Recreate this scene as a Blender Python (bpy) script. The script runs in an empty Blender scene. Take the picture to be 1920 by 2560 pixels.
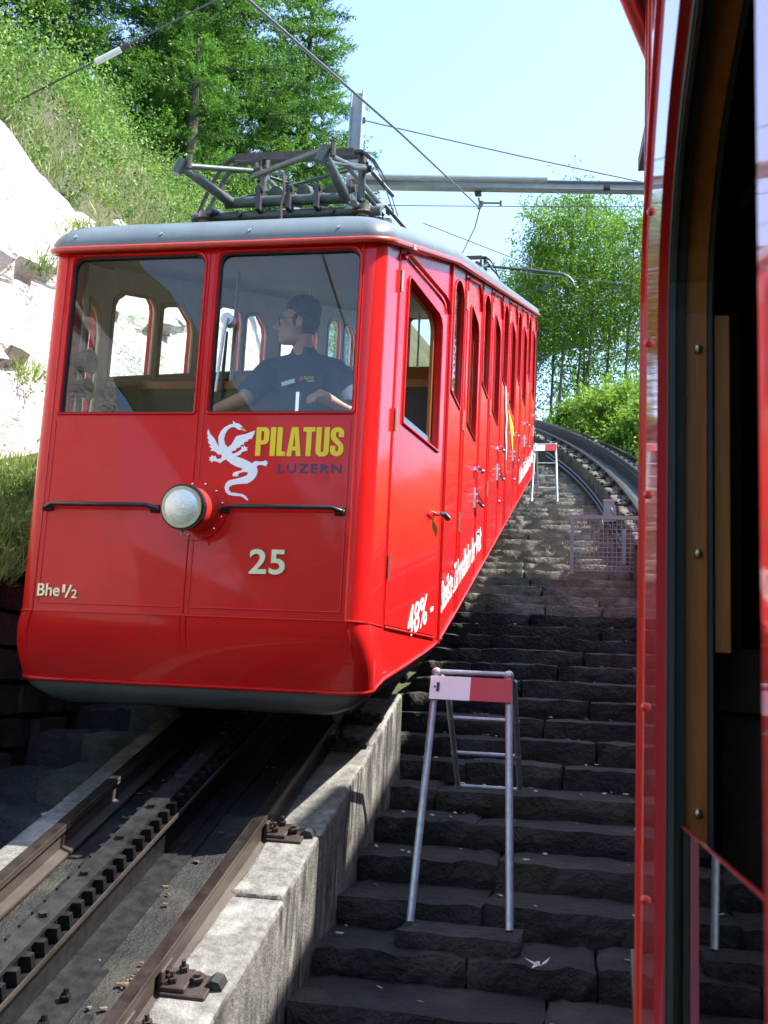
import bpy, bmesh, math, random
import numpy as np
from mathutils import Matrix, Vector, Quaternion

random.seed(7)
scene = bpy.context.scene
COL = scene.collection
PI = math.pi
R = math.radians

# ------------------------------------------------------------------ camera
CAM = Vector((1.9289, -4.8063, 0.2470))
YAW, PITCH, ROLL, FPX = -0.2011, 0.1644, 0.0487, 2658.7
fw = Vector((math.sin(YAW) * math.cos(PITCH), math.cos(YAW) * math.cos(PITCH), math.sin(PITCH)))
rt = Vector((math.cos(YAW), -math.sin(YAW), 0))
up = rt.cross(fw)
r2 = rt * math.cos(ROLL) + up * math.sin(ROLL)
u2 = up * math.cos(ROLL) - rt * math.sin(ROLL)
cam = bpy.data.cameras.new('camera')
cam.sensor_fit = 'HORIZONTAL'
cam.sensor_width = 36.0
cam.lens = FPX / 1920 * 36.0
cam.clip_start = 0.02
cam.clip_end = 2000
cam.dof.use_dof = True
cam.dof.focus_distance = 6.5
cam.dof.aperture_fstop = 20.0
camo = bpy.data.objects.new('camera', cam)
COL.objects.link(camo)
m = Matrix((r2, u2, -fw)).transposed().to_4x4()
m.translation = CAM
camo.matrix_world = m
scene.camera = camo
scene.render.resolution_x, scene.render.resolution_y = 768, 1024

# ------------------------------------------------------------------ light
SUN = Vector((1.0, 0.13, 1.55)).normalized()          # towards the sun
ELEV = math.asin(SUN.z)
AZ = math.atan2(SUN.x, SUN.y)
world = bpy.data.worlds.new('World')
scene.world = world
world.use_nodes = True
wn = world.node_tree.nodes
wl = world.node_tree.links
wn.clear()
sky = wn.new('ShaderNodeTexSky')
sky.sky_type = 'NISHITA'
sky.sun_disc = False
sky.sun_elevation = ELEV
sky.sun_rotation = AZ
sky.altitude = 500
sky.air_density = 1.0
sky.dust_density = 1.2
sky.ozone_density = 1.0
bg = wn.new('ShaderNodeBackground')
bg.inputs['Strength'].default_value = 0.15
wo = wn.new('ShaderNodeOutputWorld')
wl.new(sky.outputs['Color'], bg.inputs['Color'])
wl.new(bg.outputs['Background'], wo.inputs['Surface'])
sun = bpy.data.lights.new('sun', 'SUN')
sun.energy = 3.7
sun.angle = R(0.5)
sun.color = (1.0, 0.95, 0.87)
suno = bpy.data.objects.new('sun', sun)
COL.objects.link(suno)
suno.rotation_euler = (-SUN).to_track_quat('-Z', 'Y').to_euler()
suno.location = (20, 3, 30)
vs = scene.view_settings
vs.view_transform = 'Standard'
vs.look = 'None'
vs.exposure = 1.88
vs.gamma = 1.0
vs.use_curve_mapping = False
scene.cycles.max_bounces = 8
scene.cycles.transparent_max_bounces = 24
scene.cycles.use_denoising = True
scene.cycles.sample_clamp_indirect = 6.0

# ------------------------------------------------------------------ constants of the place
S = 0.3256            # gradient of the line
RZ = -0.3665          # rail top under the front of the railcar
def trk(y, h=0.0):    # height of the (straight) line at y, h above rail top
    return RZ + S * y + h
def base(y):          # general lie of the mountain
    if y < -14: return RZ + S * -14 + 0.12 * (y + 14) if y > -60 else RZ - 14 * S - 46 * .12
    if y < 27: return RZ + S * y
    t = min((y - 27) / 22, 1.0)
    return RZ + S * 27 + S * 22 * (t - t * t / 2) + (0.0 if y < 49 else -(y - 49) * 0.05)
def cen2(y):          # centre line of the right-hand track
    return 3.05 if y < 5 else 3.05 - 0.006 * (y - 5) ** 2

# ------------------------------------------------------------------ materials
def nodes(name):
    mt = bpy.data.materials.new(name)
    mt.use_nodes = True
    nt = mt.node_tree
    return mt, nt, nt.nodes['Principled BSDF'], nt.links
def rgba(c): return (c[0], c[1], c[2], 1.0)
def surf(name, c1, c2=None, scale=8.0, rough=0.6, metal=0.0, bump=0.0, bscale=40.0, coat=0.0,
         stretch=(1, 1, 1), detail=6.0, lo=0.35, hi=0.65, rough2=None, c3=None, s3=1.5, spec=0.5, bdist=0.01):
    mt, nt, b, L = nodes(name)
    b.inputs['Base Color'].default_value = rgba(c1)
    b.inputs['Roughness'].default_value = rough
    b.inputs['Metallic'].default_value = metal
    b.inputs['Specular IOR Level'].default_value = spec
    b.inputs['Coat Weight'].default_value = coat
    b.inputs['Coat Roughness'].default_value = 0.04
    g = nt.nodes.new('ShaderNodeNewGeometry')
    mp = nt.nodes.new('ShaderNodeMapping')
    mp.inputs['Scale'].default_value = stretch
    L.new(g.outputs['Position'], mp.inputs['Vector'])
    def noise(sc, det=detail):
        n = nt.nodes.new('ShaderNodeTexNoise')
        n.inputs['Scale'].default_value = sc
        n.inputs['Detail'].default_value = det
        n.inputs['Roughness'].default_value = 0.62
        L.new(mp.outputs['Vector'], n.inputs['Vector'])
        return n
    if c2 is not None:
        n = noise(scale)
        r = nt.nodes.new('ShaderNodeValToRGB')
        r.color_ramp.elements[0].position = lo
        r.color_ramp.elements[1].position = hi
        r.color_ramp.elements[0].color = rgba(c1)
        r.color_ramp.elements[1].color = rgba(c2)
        L.new(n.outputs['Fac'], r.inputs['Fac'])
        out = r.outputs['Color']
        if c3 is not None:
            n3 = noise(s3, 4.0)
            r3 = nt.nodes.new('ShaderNodeMapRange')
            r3.inputs['From Min'].default_value = 0.5
            r3.inputs['From Max'].default_value = 0.68
            L.new(n3.outputs['Fac'], r3.inputs['Value'])
            mx = nt.nodes.new('ShaderNodeMix')
            mx.data_type = 'RGBA'
            L.new(r3.outputs['Result'], mx.inputs['Factor'])
            L.new(out, mx.inputs['A'])
            mx.inputs['B'].default_value = rgba(c3)
            out = mx.outputs['Result']
        L.new(out, b.inputs['Base Color'])
        if rough2 is not None:
            mr = nt.nodes.new('ShaderNodeMapRange')
            mr.inputs['To Min'].default_value = rough
            mr.inputs['To Max'].default_value = rough2
            L.new(n.outputs['Fac'], mr.inputs['Value'])
            L.new(mr.outputs['Result'], b.inputs['Roughness'])
    if bump > 0:
        nb = noise(bscale, 8.0)
        bp = nt.nodes.new('ShaderNodeBump')
        bp.inputs['Strength'].default_value = bump
        bp.inputs['Distance'].default_value = bdist
        L.new(nb.outputs['Fac'], bp.inputs['Height'])
        L.new(bp.outputs['Normal'], b.inputs['Normal'])
    return mt
def leafmat(name, c1, c2, trans=0.35, rough=0.5, amp=1.2, nsc=0.9):
    mt, nt, b, L = nodes(name)
    g = nt.nodes.new('ShaderNodeNewGeometry')
    n = nt.nodes.new('ShaderNodeTexNoise')
    n.inputs['Scale'].default_value = nsc
    n.inputs['Detail'].default_value = 3.0
    L.new(g.outputs['Position'], n.inputs['Vector'])
    ad = nt.nodes.new('ShaderNodeMath'); ad.operation = 'MULTIPLY_ADD'
    L.new(g.outputs['Random Per Island'], ad.inputs[0]); ad.inputs[1].default_value = 0.6
    mr = nt.nodes.new('ShaderNodeMath'); mr.operation = 'MULTIPLY_ADD'
    L.new(n.outputs['Fac'], mr.inputs[0]); mr.inputs[1].default_value = amp; mr.inputs[2].default_value = .2 - .5 * amp
    L.new(mr.outputs[0], ad.inputs[2])
    r = nt.nodes.new('ShaderNodeValToRGB')
    r.color_ramp.elements[0].position = 0.1
    r.color_ramp.elements[1].position = 0.9
    r.color_ramp.elements[0].color = rgba(c1)
    r.color_ramp.elements[1].color = rgba(c2)
    L.new(ad.outputs[0], r.inputs['Fac'])
    L.new(r.outputs['Color'], b.inputs['Base Color'])
    b.inputs['Roughness'].default_value = rough
    b.inputs['Specular IOR Level'].default_value = 0.35
    tr = nt.nodes.new('ShaderNodeBsdfTranslucent')
    L.new(r.outputs['Color'], tr.inputs['Color'])
    mx = nt.nodes.new('ShaderNodeMixShader')
    mx.inputs[0].default_value = trans
    L.new(b.outputs[0], mx.inputs[1]); L.new(tr.outputs[0], mx.inputs[2])
    L.new(mx.outputs[0], nt.nodes['Material Output'].inputs['Surface'])
    return mt
def glassmat(name, tint, ior=1.5, extra=0.0):
    mt, nt, b, L = nodes(name)
    nt.nodes.remove(b)
    t = nt.nodes.new('ShaderNodeBsdfTransparent'); t.inputs['Color'].default_value = rgba(tint)
    g = nt.nodes.new('ShaderNodeBsdfGlossy'); g.inputs['Roughness'].default_value = 0.0
    f = nt.nodes.new('ShaderNodeFresnel')
    gg = nt.nodes.new('ShaderNodeNewGeometry'); mi = nt.nodes.new('ShaderNodeMapRange')      # same reflectance from either side of the thin sheet
    mi.inputs['To Min'].default_value = ior; mi.inputs['To Max'].default_value = 1.0 / ior
    L.new(gg.outputs['Backfacing'], mi.inputs['Value']); L.new(mi.outputs[0], f.inputs['IOR'])
    a = nt.nodes.new('ShaderNodeMath'); a.operation = 'ADD'; a.inputs[1].default_value = extra; a.use_clamp = True
    L.new(f.outputs[0], a.inputs[0])
    mx = nt.nodes.new('ShaderNodeMixShader')
    L.new(a.outputs[0], mx.inputs[0]); L.new(t.outputs[0], mx.inputs[1]); L.new(g.outputs[0], mx.inputs[2])
    L.new(mx.outputs[0], nt.nodes['Material Output'].inputs['Surface'])
    return mt

M = {}
M['red'] = surf('red_paint', (0.58, 0.010, 0.010), (0.63, 0.013, 0.012), 2.0, 0.32, coat=0.30, bump=0.05, bscale=2.2, spec=0.14, bdist=0.02, c3=(0.51, 0.013, 0.012), s3=4.0, rough2=0.2)
M['ownred'] = surf('red_paint_worn', (0.60, 0.016, 0.016), (0.64, 0.022, 0.02), 4.0, 0.34, coat=0.9, bump=0.05, bscale=6.0, spec=0.3, bdist=0.01)
M['gutter'] = surf('gutter_paint', (0.50, 0.045, 0.018), (0.44, 0.03, 0.018), 30, 0.35, coat=0.3)
M['redlens'] = surf('red_lamp_barrel', (0.62, 0.03, 0.025), (0.55, 0.025, 0.02), 20, 0.4)
M['grey'] = surf('grey_skirt_paint', (0.045, 0.052, 0.053), (0.062, 0.068, 0.07), 6, 0.42, bump=0.05, bscale=25)
M['roof'] = surf('grey_roof_paint', (0.105, 0.135, 0.148), (0.14, 0.172, 0.186), 4, 0.36, bump=0.04, bscale=30)
M['panto'] = surf('pantograph_grey', (0.060, 0.078, 0.074), (0.095, 0.115, 0.108), 20, 0.42, metal=0.2)
M['pantodark'] = surf('pantograph_dark', (0.045, 0.047, 0.05), (0.08, 0.075, 0.07), 25, 0.5, metal=0.4)
M['carbon'] = surf('brown_contact_strip', (0.055, 0.045, 0.04), (0.10, 0.075, 0.06), 30, 0.5, metal=0.5)
M['black'] = surf('black_enamel', (0.012, 0.012, 0.013), (0.02, 0.02, 0.02), 20, 0.3)
M['rubber'] = surf('black_rubber', (0.012, 0.013, 0.014), (0.022, 0.024, 0.024), 30, 0.6)
M['chrome'] = surf('polished_steel', (0.72, 0.72, 0.73), None, rough=0.16, metal=1.0)
M['brass'] = surf('worn_brass', (0.62, 0.50, 0.26), (0.72, 0.66, 0.48), 40, 0.3, metal=0.9)
M['numeral'] = surf('nickel_brass_numeral', (0.62, 0.60, 0.36), (0.70, 0.69, 0.52), 30, 0.38, metal=0.5)
M['white'] = surf('white_lettering', (0.84, 0.87, 0.89), None, rough=0.45)
M['yellow'] = surf('yellow_lettering', (0.80, 0.62, 0.005), None, rough=0.45)
M['orange'] = surf('orange_flame', (0.75, 0.35, 0.02), None, rough=0.45)
M['blue'] = surf('dark_blue_lettering', (0.035, 0.03, 0.13), None, rough=0.45)
M['cream'] = surf('cream_interior', (0.66, 0.62, 0.50), (0.72, 0.68, 0.56), 5, 0.6, bump=0.05, bscale=60)
M['ceil'] = surf('grey_ceiling', (0.52, 0.54, 0.56), (0.58, 0.6, 0.61), 4, 0.55)
M['wood'] = surf('varnished_wood', (0.44, 0.125, 0.026), (0.56, 0.18, 0.04), 6, 0.35, stretch=(12, 12, 1), coat=0.3, bump=0.1, bscale=12)
M['wood2'] = surf('brown_wood', (0.36, 0.125, 0.026), (0.46, 0.165, 0.036), 6, 0.4, stretch=(10, 10, 1.2), bump=0.1, bscale=12)
M['woodd'] = surf('dark_wood_panel', (0.055, 0.028, 0.018), (0.085, 0.042, 0.026), 5, 0.42, stretch=(2, 2, 9))
M['seat'] = surf('maroon_seat_cloth', (0.075, 0.045, 0.028), (0.10, 0.06, 0.04), 60, 0.8, bump=0.2, bscale=150)
M['glass'] = glassmat('window_glass', (0.92, 0.955, 0.94), 1.46)
M['glass2'] = glassmat('side_window_glass', (0.72, 0.80, 0.76))
M['lens'] = surf('ribbed_lens', (0.50, 0.54, 0.54), (0.70, 0.74, 0.74), 12, 0.16, metal=0.7, bump=0.35, bscale=140, coat=1.0)
M['steel'] = surf('galvanised_steel', (0.33, 0.37, 0.41), (0.45, 0.50, 0.55), 25, 0.42, metal=0.55, bump=0.08, bscale=80)
M['beam'] = surf('grey_painted_beam', (0.24, 0.28, 0.30), (0.31, 0.35, 0.37), 5, 0.45, metal=0.2)
M['wire'] = surf('weathered_wire', (0.07, 0.08, 0.085), (0.12, 0.13, 0.13), 30, 0.45, metal=0.5)
M['railside'] = surf('rusty_rail', (0.034, 0.027, 0.024), (0.082, 0.064, 0.054), 9, 0.5, metal=0.25, bump=0.2, bscale=60, stretch=(1, .25, 1), c3=(0.12, 0.105, 0.09))
M['railhead'] = surf('worn_rail_head', (0.030, 0.024, 0.021), (0.070, 0.060, 0.052), 14, 0.33, metal=0.6)
M['grease'] = surf('black_greased_iron', (0.006, 0.0065, 0.008), (0.018, 0.018, 0.019), 22, 0.24, metal=0.25, bump=0.4, bscale=60, rough2=0.55)
M['rackplate'] = surf('greasy_rack_plate', (0.014, 0.015, 0.016), (0.040, 0.041, 0.041), 14, 0.38, metal=0.3, bump=0.3, bscale=45)
M['clamp'] = surf('rust_brown_clamp', (0.035, 0.024, 0.02), (0.065, 0.047, 0.04), 18, 0.6, metal=0.3, bump=0.3, bscale=70)
M['bed'] = surf('oily_track_bed', (0.007, 0.0075, 0.008), (0.024, 0.024, 0.024), 9, 0.55, bump=1.0, bscale=60, c3=(0.062, 0.058, 0.040), s3=2.2, bdist=0.02)
M['stepshade'] = surf('shaded_step_stone', (0.0065, 0.0068, 0.0080), (0.021, 0.0205, 0.020), 6, 0.5, bump=1.0, bscale=16, c3=(0.048, 0.044, 0.037), s3=2.6, bdist=0.06, rough2=0.8)  # shade of the lower flight put into the colour
M['stepshade2'] = surf('shaded_worn_brown_stone', (0.010, 0.0095, 0.009), (0.034, 0.031, 0.027), 5, 0.6, bump=1.0, bscale=16, c3=(0.06, 0.054, 0.044), s3=2.0, bdist=0.06, rough2=0.85)  # worn brown variant, the same shade put into its colour
M['step'] = surf('grey_step_stone', (0.10, 0.092, 0.075), (0.23, 0.21, 0.17), 4, 0.8, bump=1.0, bscale=16, c3=(0.33, 0.30, 0.25), s3=1.2, bdist=0.05)  # paler copy, sunlight on the upper flight put into the colour
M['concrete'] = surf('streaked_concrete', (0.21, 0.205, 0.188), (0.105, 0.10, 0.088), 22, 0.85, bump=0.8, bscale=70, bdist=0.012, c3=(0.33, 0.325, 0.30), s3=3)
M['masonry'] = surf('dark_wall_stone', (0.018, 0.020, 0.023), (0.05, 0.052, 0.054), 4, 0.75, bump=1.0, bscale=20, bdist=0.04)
M['mossstone'] = surf('brown_block_stone', (0.05, 0.047, 0.038), (0.15, 0.138, 0.11), 5, 0.85, bump=1.0, bscale=22, bdist=0.04)
M['rock'] = surf('pale_limestone', (0.66, 0.64, 0.60), (0.56, 0.54, 0.50), 1.6, 0.9, bump=1.0, bscale=7, bdist=0.09, stretch=(1, .7, 1.6), lo=0.4, hi=0.75, c3=(0.54, 0.52, 0.48), s3=0.9)
M['soil'] = surf('hillside_soil', (0.05, 0.06, 0.022), (0.09, 0.085, 0.04), 3, 0.95, bump=0.8, bscale=15, bdist=0.05)
M['ground'] = surf('mountain_ground', (0.04, 0.055, 0.02), (0.075, 0.08, 0.035), 0.6, 0.95, bump=0.6, bscale=4, bdist=0.1)
M['bark'] = surf('grey_bark', (0.075, 0.065, 0.05), (0.13, 0.115, 0.09), 8, 0.9, stretch=(6, 6, 1), bump=0.7, bscale=30)
M['larch'] = leafmat('larch_needles', (0.020, 0.085, 0.012), (0.13, 0.30, 0.030), 0.45, amp=2.0)
M['ash'] = leafmat('ash_leaves', (0.045, 0.14, 0.014), (0.20, 0.36, 0.035), 0.5)
M['bush'] = leafmat('bush_leaves', (0.09, 0.21, 0.02), (0.24, 0.38, 0.045), 0.5)
M['grass'] = leafmat('bank_grass', (0.06, 0.13, 0.02), (0.28, 0.35, 0.09), 0.4, amp=2.2, nsc=1.2)
M['shrub'] = leafmat('bank_shrub_leaves', (0.03, 0.10, 0.018), (0.27, 0.42, 0.085), 0.4, amp=2.6, nsc=1.1)
M['drygrass'] = leafmat('pale_dry_grass', (0.20, 0.22, 0.08), (0.36, 0.36, 0.18), 0.35)
M['skin'] = surf('skin', (0.46, 0.25, 0.175), (0.52, 0.30, 0.21), 12, 0.5)
M['shirt'] = surf('navy_polo_cloth', (0.025, 0.035, 0.062), (0.035, 0.046, 0.078), 30, 0.85, bump=0.2, bscale=200)
M['hair'] = surf('dark_brown_hair', (0.028, 0.018, 0.012), (0.062, 0.042, 0.03), 60, 0.5, bump=0.8, bscale=120)
M['plaster'] = surf('shade_building_plaster', (0.50, 0.47, 0.40), (0.56, 0.53, 0.46), 3, 0.85, bump=0.2, bscale=50)
M['tile'] = surf('brown_roof_tiles', (0.12, 0.06, 0.04), (0.18, 0.10, 0.07), 6, 0.8, bump=0.5, bscale=20)
M['guard'] = surf('grey_guard_paint', (0.28, 0.32, 0.34), (0.36, 0.40, 0.42), 10, 0.5)
M['signred'] = surf('red_sign_paint', (0.50, 0.03, 0.03), (0.45, 0.03, 0.028), 10, 0.4)
M['porcelain'] = surf('white_porcelain', (0.74, 0.78, 0.80), None, rough=0.2, coat=0.5)
M['insul'] = surf('brown_insulator', (0.10, 0.085, 0.07), (0.16, 0.15, 0.13), 20, 0.3)
M['litter'] = surf('pale_litter', (0.55, 0.53, 0.48), (0.4, 0.36, 0.3), 30, 0.8)
M['leaflitter'] = surf('dry_leaf', (0.10, 0.06, 0.03), (0.2, 0.14, 0.08), 30, 0.8)

# vertical dark streaks running down concrete faces
def streaky(mt):
    nt = mt.node_tree; L = nt.links; b = nt.nodes['Principled BSDF']
    src = b.inputs['Base Color'].links[0].from_socket
    g = nt.nodes.new('ShaderNodeNewGeometry')
    mp = nt.nodes.new('ShaderNodeMapping'); mp.inputs['Scale'].default_value = (8, 8, 0.9)
    L.new(g.outputs['Position'], mp.inputs['Vector'])
    n = nt.nodes.new('ShaderNodeTexNoise'); n.inputs['Scale'].default_value = 2.2; n.inputs['Detail'].default_value = 9
    n.inputs['Roughness'].default_value = 0.7
    L.new(mp.outputs['Vector'], n.inputs['Vector'])
    r = nt.nodes.new('ShaderNodeMapRange'); r.inputs['From Min'].default_value = 0.42; r.inputs['From Max'].default_value = 0.56
    L.new(n.outputs['Fac'], r.inputs['Value'])
    sp = nt.nodes.new('ShaderNodeSeparateXYZ'); L.new(g.outputs['True Normal'], sp.inputs[0])
    up_ = nt.nodes.new('ShaderNodeMapRange'); up_.inputs['From Min'].default_value = 0.75; up_.inputs['From Max'].default_value = 0.4
    L.new(sp.outputs['Z'], up_.inputs['Value'])
    n2 = nt.nodes.new('ShaderNodeTexNoise'); n2.inputs['Scale'].default_value = 3.2; n2.inputs['Detail'].default_value = 5
    L.new(g.outputs['Position'], n2.inputs['Vector'])
    r2_ = nt.nodes.new('ShaderNodeMapRange'); r2_.inputs['From Min'].default_value = 0.34; r2_.inputs['From Max'].default_value = 0.54
    L.new(n2.outputs['Fac'], r2_.inputs['Value'])
    m2 = nt.nodes.new('ShaderNodeMath'); m2.operation = 'MULTIPLY'; L.new(r.outputs[0], m2.inputs[0]); L.new(r2_.outputs[0], m2.inputs[1]); r = m2
    mu = nt.nodes.new('ShaderNodeMath'); mu.operation = 'MULTIPLY'
    L.new(r.outputs[0], mu.inputs[0]); L.new(up_.outputs[0], mu.inputs[1])
    mx = nt.nodes.new('ShaderNodeMix'); mx.data_type = 'RGBA'
    L.new(mu.outputs[0], mx.inputs['Factor']); L.new(src, mx.inputs['A'])
    mx.inputs['B'].default_value = (0.038, 0.034, 0.028, 1)
    L.new(mx.outputs['Result'], b.inputs['Base Color'])
streaky(M['concrete'])
# fine dark cracks on the limestone
def cracked(mt, sc=1.3):
    nt = mt.node_tree; L = nt.links; b = nt.nodes['Principled BSDF']
    src = b.inputs['Base Color'].links[0].from_socket
    g = nt.nodes.new('ShaderNodeNewGeometry')
    mp = nt.nodes.new('ShaderNodeMapping'); mp.inputs['Rotation'].default_value = (0.5, 0, 0); mp.inputs['Scale'].default_value = (1, .6, 1.7)
    n0 = nt.nodes.new('ShaderNodeTexNoise'); n0.inputs['Scale'].default_value = 2.0
    mxv = nt.nodes.new('ShaderNodeMix'); mxv.data_type = 'VECTOR'; mxv.inputs['Factor'].default_value = 0.3
    L.new(g.outputs['Position'], n0.inputs['Vector']); L.new(g.outputs['Position'], mxv.inputs['A']); L.new(n0.outputs['Color'], mxv.inputs['B'])
    L.new(mxv.outputs['Result'], mp.inputs['Vector'])
    v = nt.nodes.new('ShaderNodeTexVoronoi'); v.feature = 'DISTANCE_TO_EDGE'; v.inputs['Scale'].default_value = sc * 1.6
    L.new(mp.outputs['Vector'], v.inputs['Vector'])
    r = nt.nodes.new('ShaderNodeMapRange'); r.inputs['From Min'].default_value = 0.0; r.inputs['From Max'].default_value = 0.011
    L.new(v.outputs['Distance'], r.inputs['Value'])
    mx = nt.nodes.new('ShaderNodeMix'); mx.data_type = 'RGBA'
    L.new(r.outputs[0], mx.inputs['Factor']); L.new(src, mx.inputs['B'])
    mx.inputs['A'].default_value = (0.15, 0.14, 0.125, 1)
    L.new(mx.outputs['Result'], b.inputs['Base Color'])
cracked(M['rock'])
cracked(M['rock'], 4.5)

# ------------------------------------------------------------------ object helpers
def tag(o, label=None, cat=None, group=None, kind=None):
    if label: o['label'] = label
    if cat: o['category'] = cat
    if group: o['group'] = group
    if kind: o['kind'] = kind
    return o
def empty(name, loc, label=None, cat=None, group=None, kind=None):
    o = bpy.data.objects.new(name, None)
    o.empty_display_size = 0.2
    o.location = loc
    COL.objects.link(o)
    return tag(o, label, cat, group, kind)
def wm(o):      # world matrix of a plain parent chain (no rotations used on parents of world-built parts)
    m_ = o.matrix_basis.copy()
    return m_ if o.parent is None else wm(o.parent) @ o.matrix_parent_inverse @ m_
def adopt(o, parent):
    if parent is not None:
        o.parent = parent
        o.matrix_parent_inverse = wm(parent).inverted()
    return o
def link(name, me, mat, parent=None, smooth=False, sharp=35):
    if mat is not None:
        me.materials.clear(); me.materials.append(M[mat] if isinstance(mat, str) else mat)
    if smooth:
        me.polygons.foreach_set('use_smooth', [True] * len(me.polygons))
        if sharp: me.set_sharp_from_angle(angle=R(sharp))
    o = bpy.data.objects.new(name, me)
    COL.objects.link(o)
    return adopt(o, parent)
def clone(o, parent=None, off=(0, 0, 0), name=None):
    c = o.copy()
    COL.objects.link(c)
    c.location = Vector(o.location) + Vector(off)
    if name: c.name = name
    c.parent = None
    c.matrix_parent_inverse = Matrix()
    adopt(c, parent)
    return c
def bevel(o, w=0.004, seg=2, ang=40):
    b = o.modifiers.new('bevel', 'BEVEL')
    b.width = w; b.segments = seg; b.limit_method = 'ANGLE'; b.angle_limit = R(ang)
    return o

class MB:
    def __init__(s): s.v = []; s.f = []
    def add(s, vs_, fs_):
        n = len(s.v); s.v += [tuple(p) for p in vs_]; s.f += [tuple(i + n for i in f) for f in fs_]; return s
    def hexa(s, p):     # 8 points: bottom ring 0-3, top ring 4-7
        return s.add(p, [(3, 2, 1, 0), (4, 5, 6, 7), (0, 1, 5, 4), (1, 2, 6, 5), (2, 3, 7, 6), (3, 0, 4, 7)])
    def box(s, x0, x1, y0, y1, z0, z1):
        return s.hexa([(x0, y0, z0), (x1, y0, z0), (x1, y1, z0), (x0, y1, z0), (x0, y0, z1), (x1, y0, z1), (x1, y1, z1), (x0, y1, z1)])
    def sbox(s, x0, x1, y0, y1, h0, h1, f=trk):     # box that follows the gradient
        return s.hexa([(x0, y0, f(y0) + h0), (x1, y0, f(y0) + h0), (x1, y1, f(y1) + h0), (x0, y1, f(y1) + h0),
                       (x0, y0, f(y0) + h1), (x1, y0, f(y0) + h1), (x1, y1, f(y1) + h1), (x0, y1, f(y1) + h1)])
    def obox(s, c, ax, ay, az):    # oriented box, half axes
        c, ax, ay, az = map(Vector, (c, ax, ay, az))
        return s.hexa([c - ax - ay - az, c + ax - ay - az, c + ax + ay - az, c - ax + ay - az,
                       c - ax - ay + az, c + ax - ay + az, c + ax + ay + az, c - ax + ay + az])
    def tube(s, pts, rad, n=8, cap=True):
        pts = [Vector(p) for p in pts]
        rads = rad if isinstance(rad, (list, tuple)) else [rad] * len(pts)
        rings = []; ref = None
        for i, p in enumerate(pts):
            d = (pts[min(i + 1, len(pts) - 1)] - pts[max(i - 1, 0)])
            d = d.normalized() if d.length > 1e-9 else Vector((0, 0, 1))
            if ref is None:
                ref = Vector((0, 0, 1)) if abs(d.z) < 0.9 else Vector((1, 0, 0))
            a = d.cross(ref)
            if a.length < 1e-4: a = d.cross(Vector((1, 0.3, 0)))
            a.normalize(); b = a.cross(d).normalized(); ref = b
            rings.append([p + (a * math.cos(2 * PI * k / n) + b * math.sin(2 * PI * k / n)) * rads[i] for k in range(n)])
        vs_ = [q for rg in rings for q in rg]
        fs_ = []
        for i in range(len(pts) - 1):
            for k in range(n):
                k2 = (k + 1) % n
                fs_.append((i * n + k, i * n + k2, (i + 1) * n + k2, (i + 1) * n + k))
        if cap:
            fs_.append(tuple(range(n - 1, -1, -1))); fs_.append(tuple((len(pts) - 1) * n + k for k in range(n)))
        return s.add(vs_, fs_)
    def cyl(s, p0, p1, r0, r1=None, n=12): return s.tube([p0, p1], [r0, r0 if r1 is None else r1], n)
    def hexbolt(s, c, axis, r, hgt):
        c = Vector(c); a = Vector(axis).normalized(); return s.tube([c, c + a * hgt], r, 6)
    def grid(s, rows, closed=False):    # rows of equal point lists
        n = len(rows[0]); vs_ = [p for r_ in rows for p in r_]; fs_ = []
        for i in range(len(rows) - 1):
            for k in range(n if closed else n - 1):
                k2 = (k + 1) % n
                fs_.append((i * n + k, i * n + k2, (i + 1) * n + k2, (i + 1) * n + k))
        return s.add(vs_, fs_)
    def ring(s, c, axis, r_, t, n=24, mseg=8):
        c = Vector(c); a = Vector(axis).normalized()
        b = a.orthogonal().normalized(); d = a.cross(b)
        rows = []
        for i in range(n + 1):
            th = 2 * PI * i / n; e = b * math.cos(th) + d * math.sin(th)
            rows.append([c + e * (r_ + t * math.cos(2 * PI * j / mseg)) + a * t * math.sin(2 * PI * j / mseg) for j in range(mseg)])
        return s.grid(rows, True)
    def sphere(s, c, r_, n=8, sc=(1, 1, 1)):
        c = Vector(c); rows = []
        for i in range(n + 1):
            ph = PI * i / n - PI / 2
            rows.append([c + Vector((math.cos(ph) * math.cos(2 * PI * j / (2 * n)) * r_ * sc[0], math.cos(ph) * math.sin(2 * PI * j / (2 * n)) * r_ * sc[1], math.sin(ph) * r_ * sc[2])) for j in range(2 * n)])
        return s.grid(rows, True)
    def mesh(s, name):
        me = bpy.data.meshes.new(name); me.from_pydata(s.v, [], s.f); me.update(); return me
    def build(s, name, mat, parent=None, smooth=False, sharp=35, fixn=True):
        me = s.mesh(name)
        if fixn:
            bm = bmesh.new(); bm.from_mesh(me); bmesh.ops.recalc_face_normals(bm, faces=bm.faces); bm.to_mesh(me); bm.free()
        return link(name, me, mat, parent, smooth, sharp)

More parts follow.
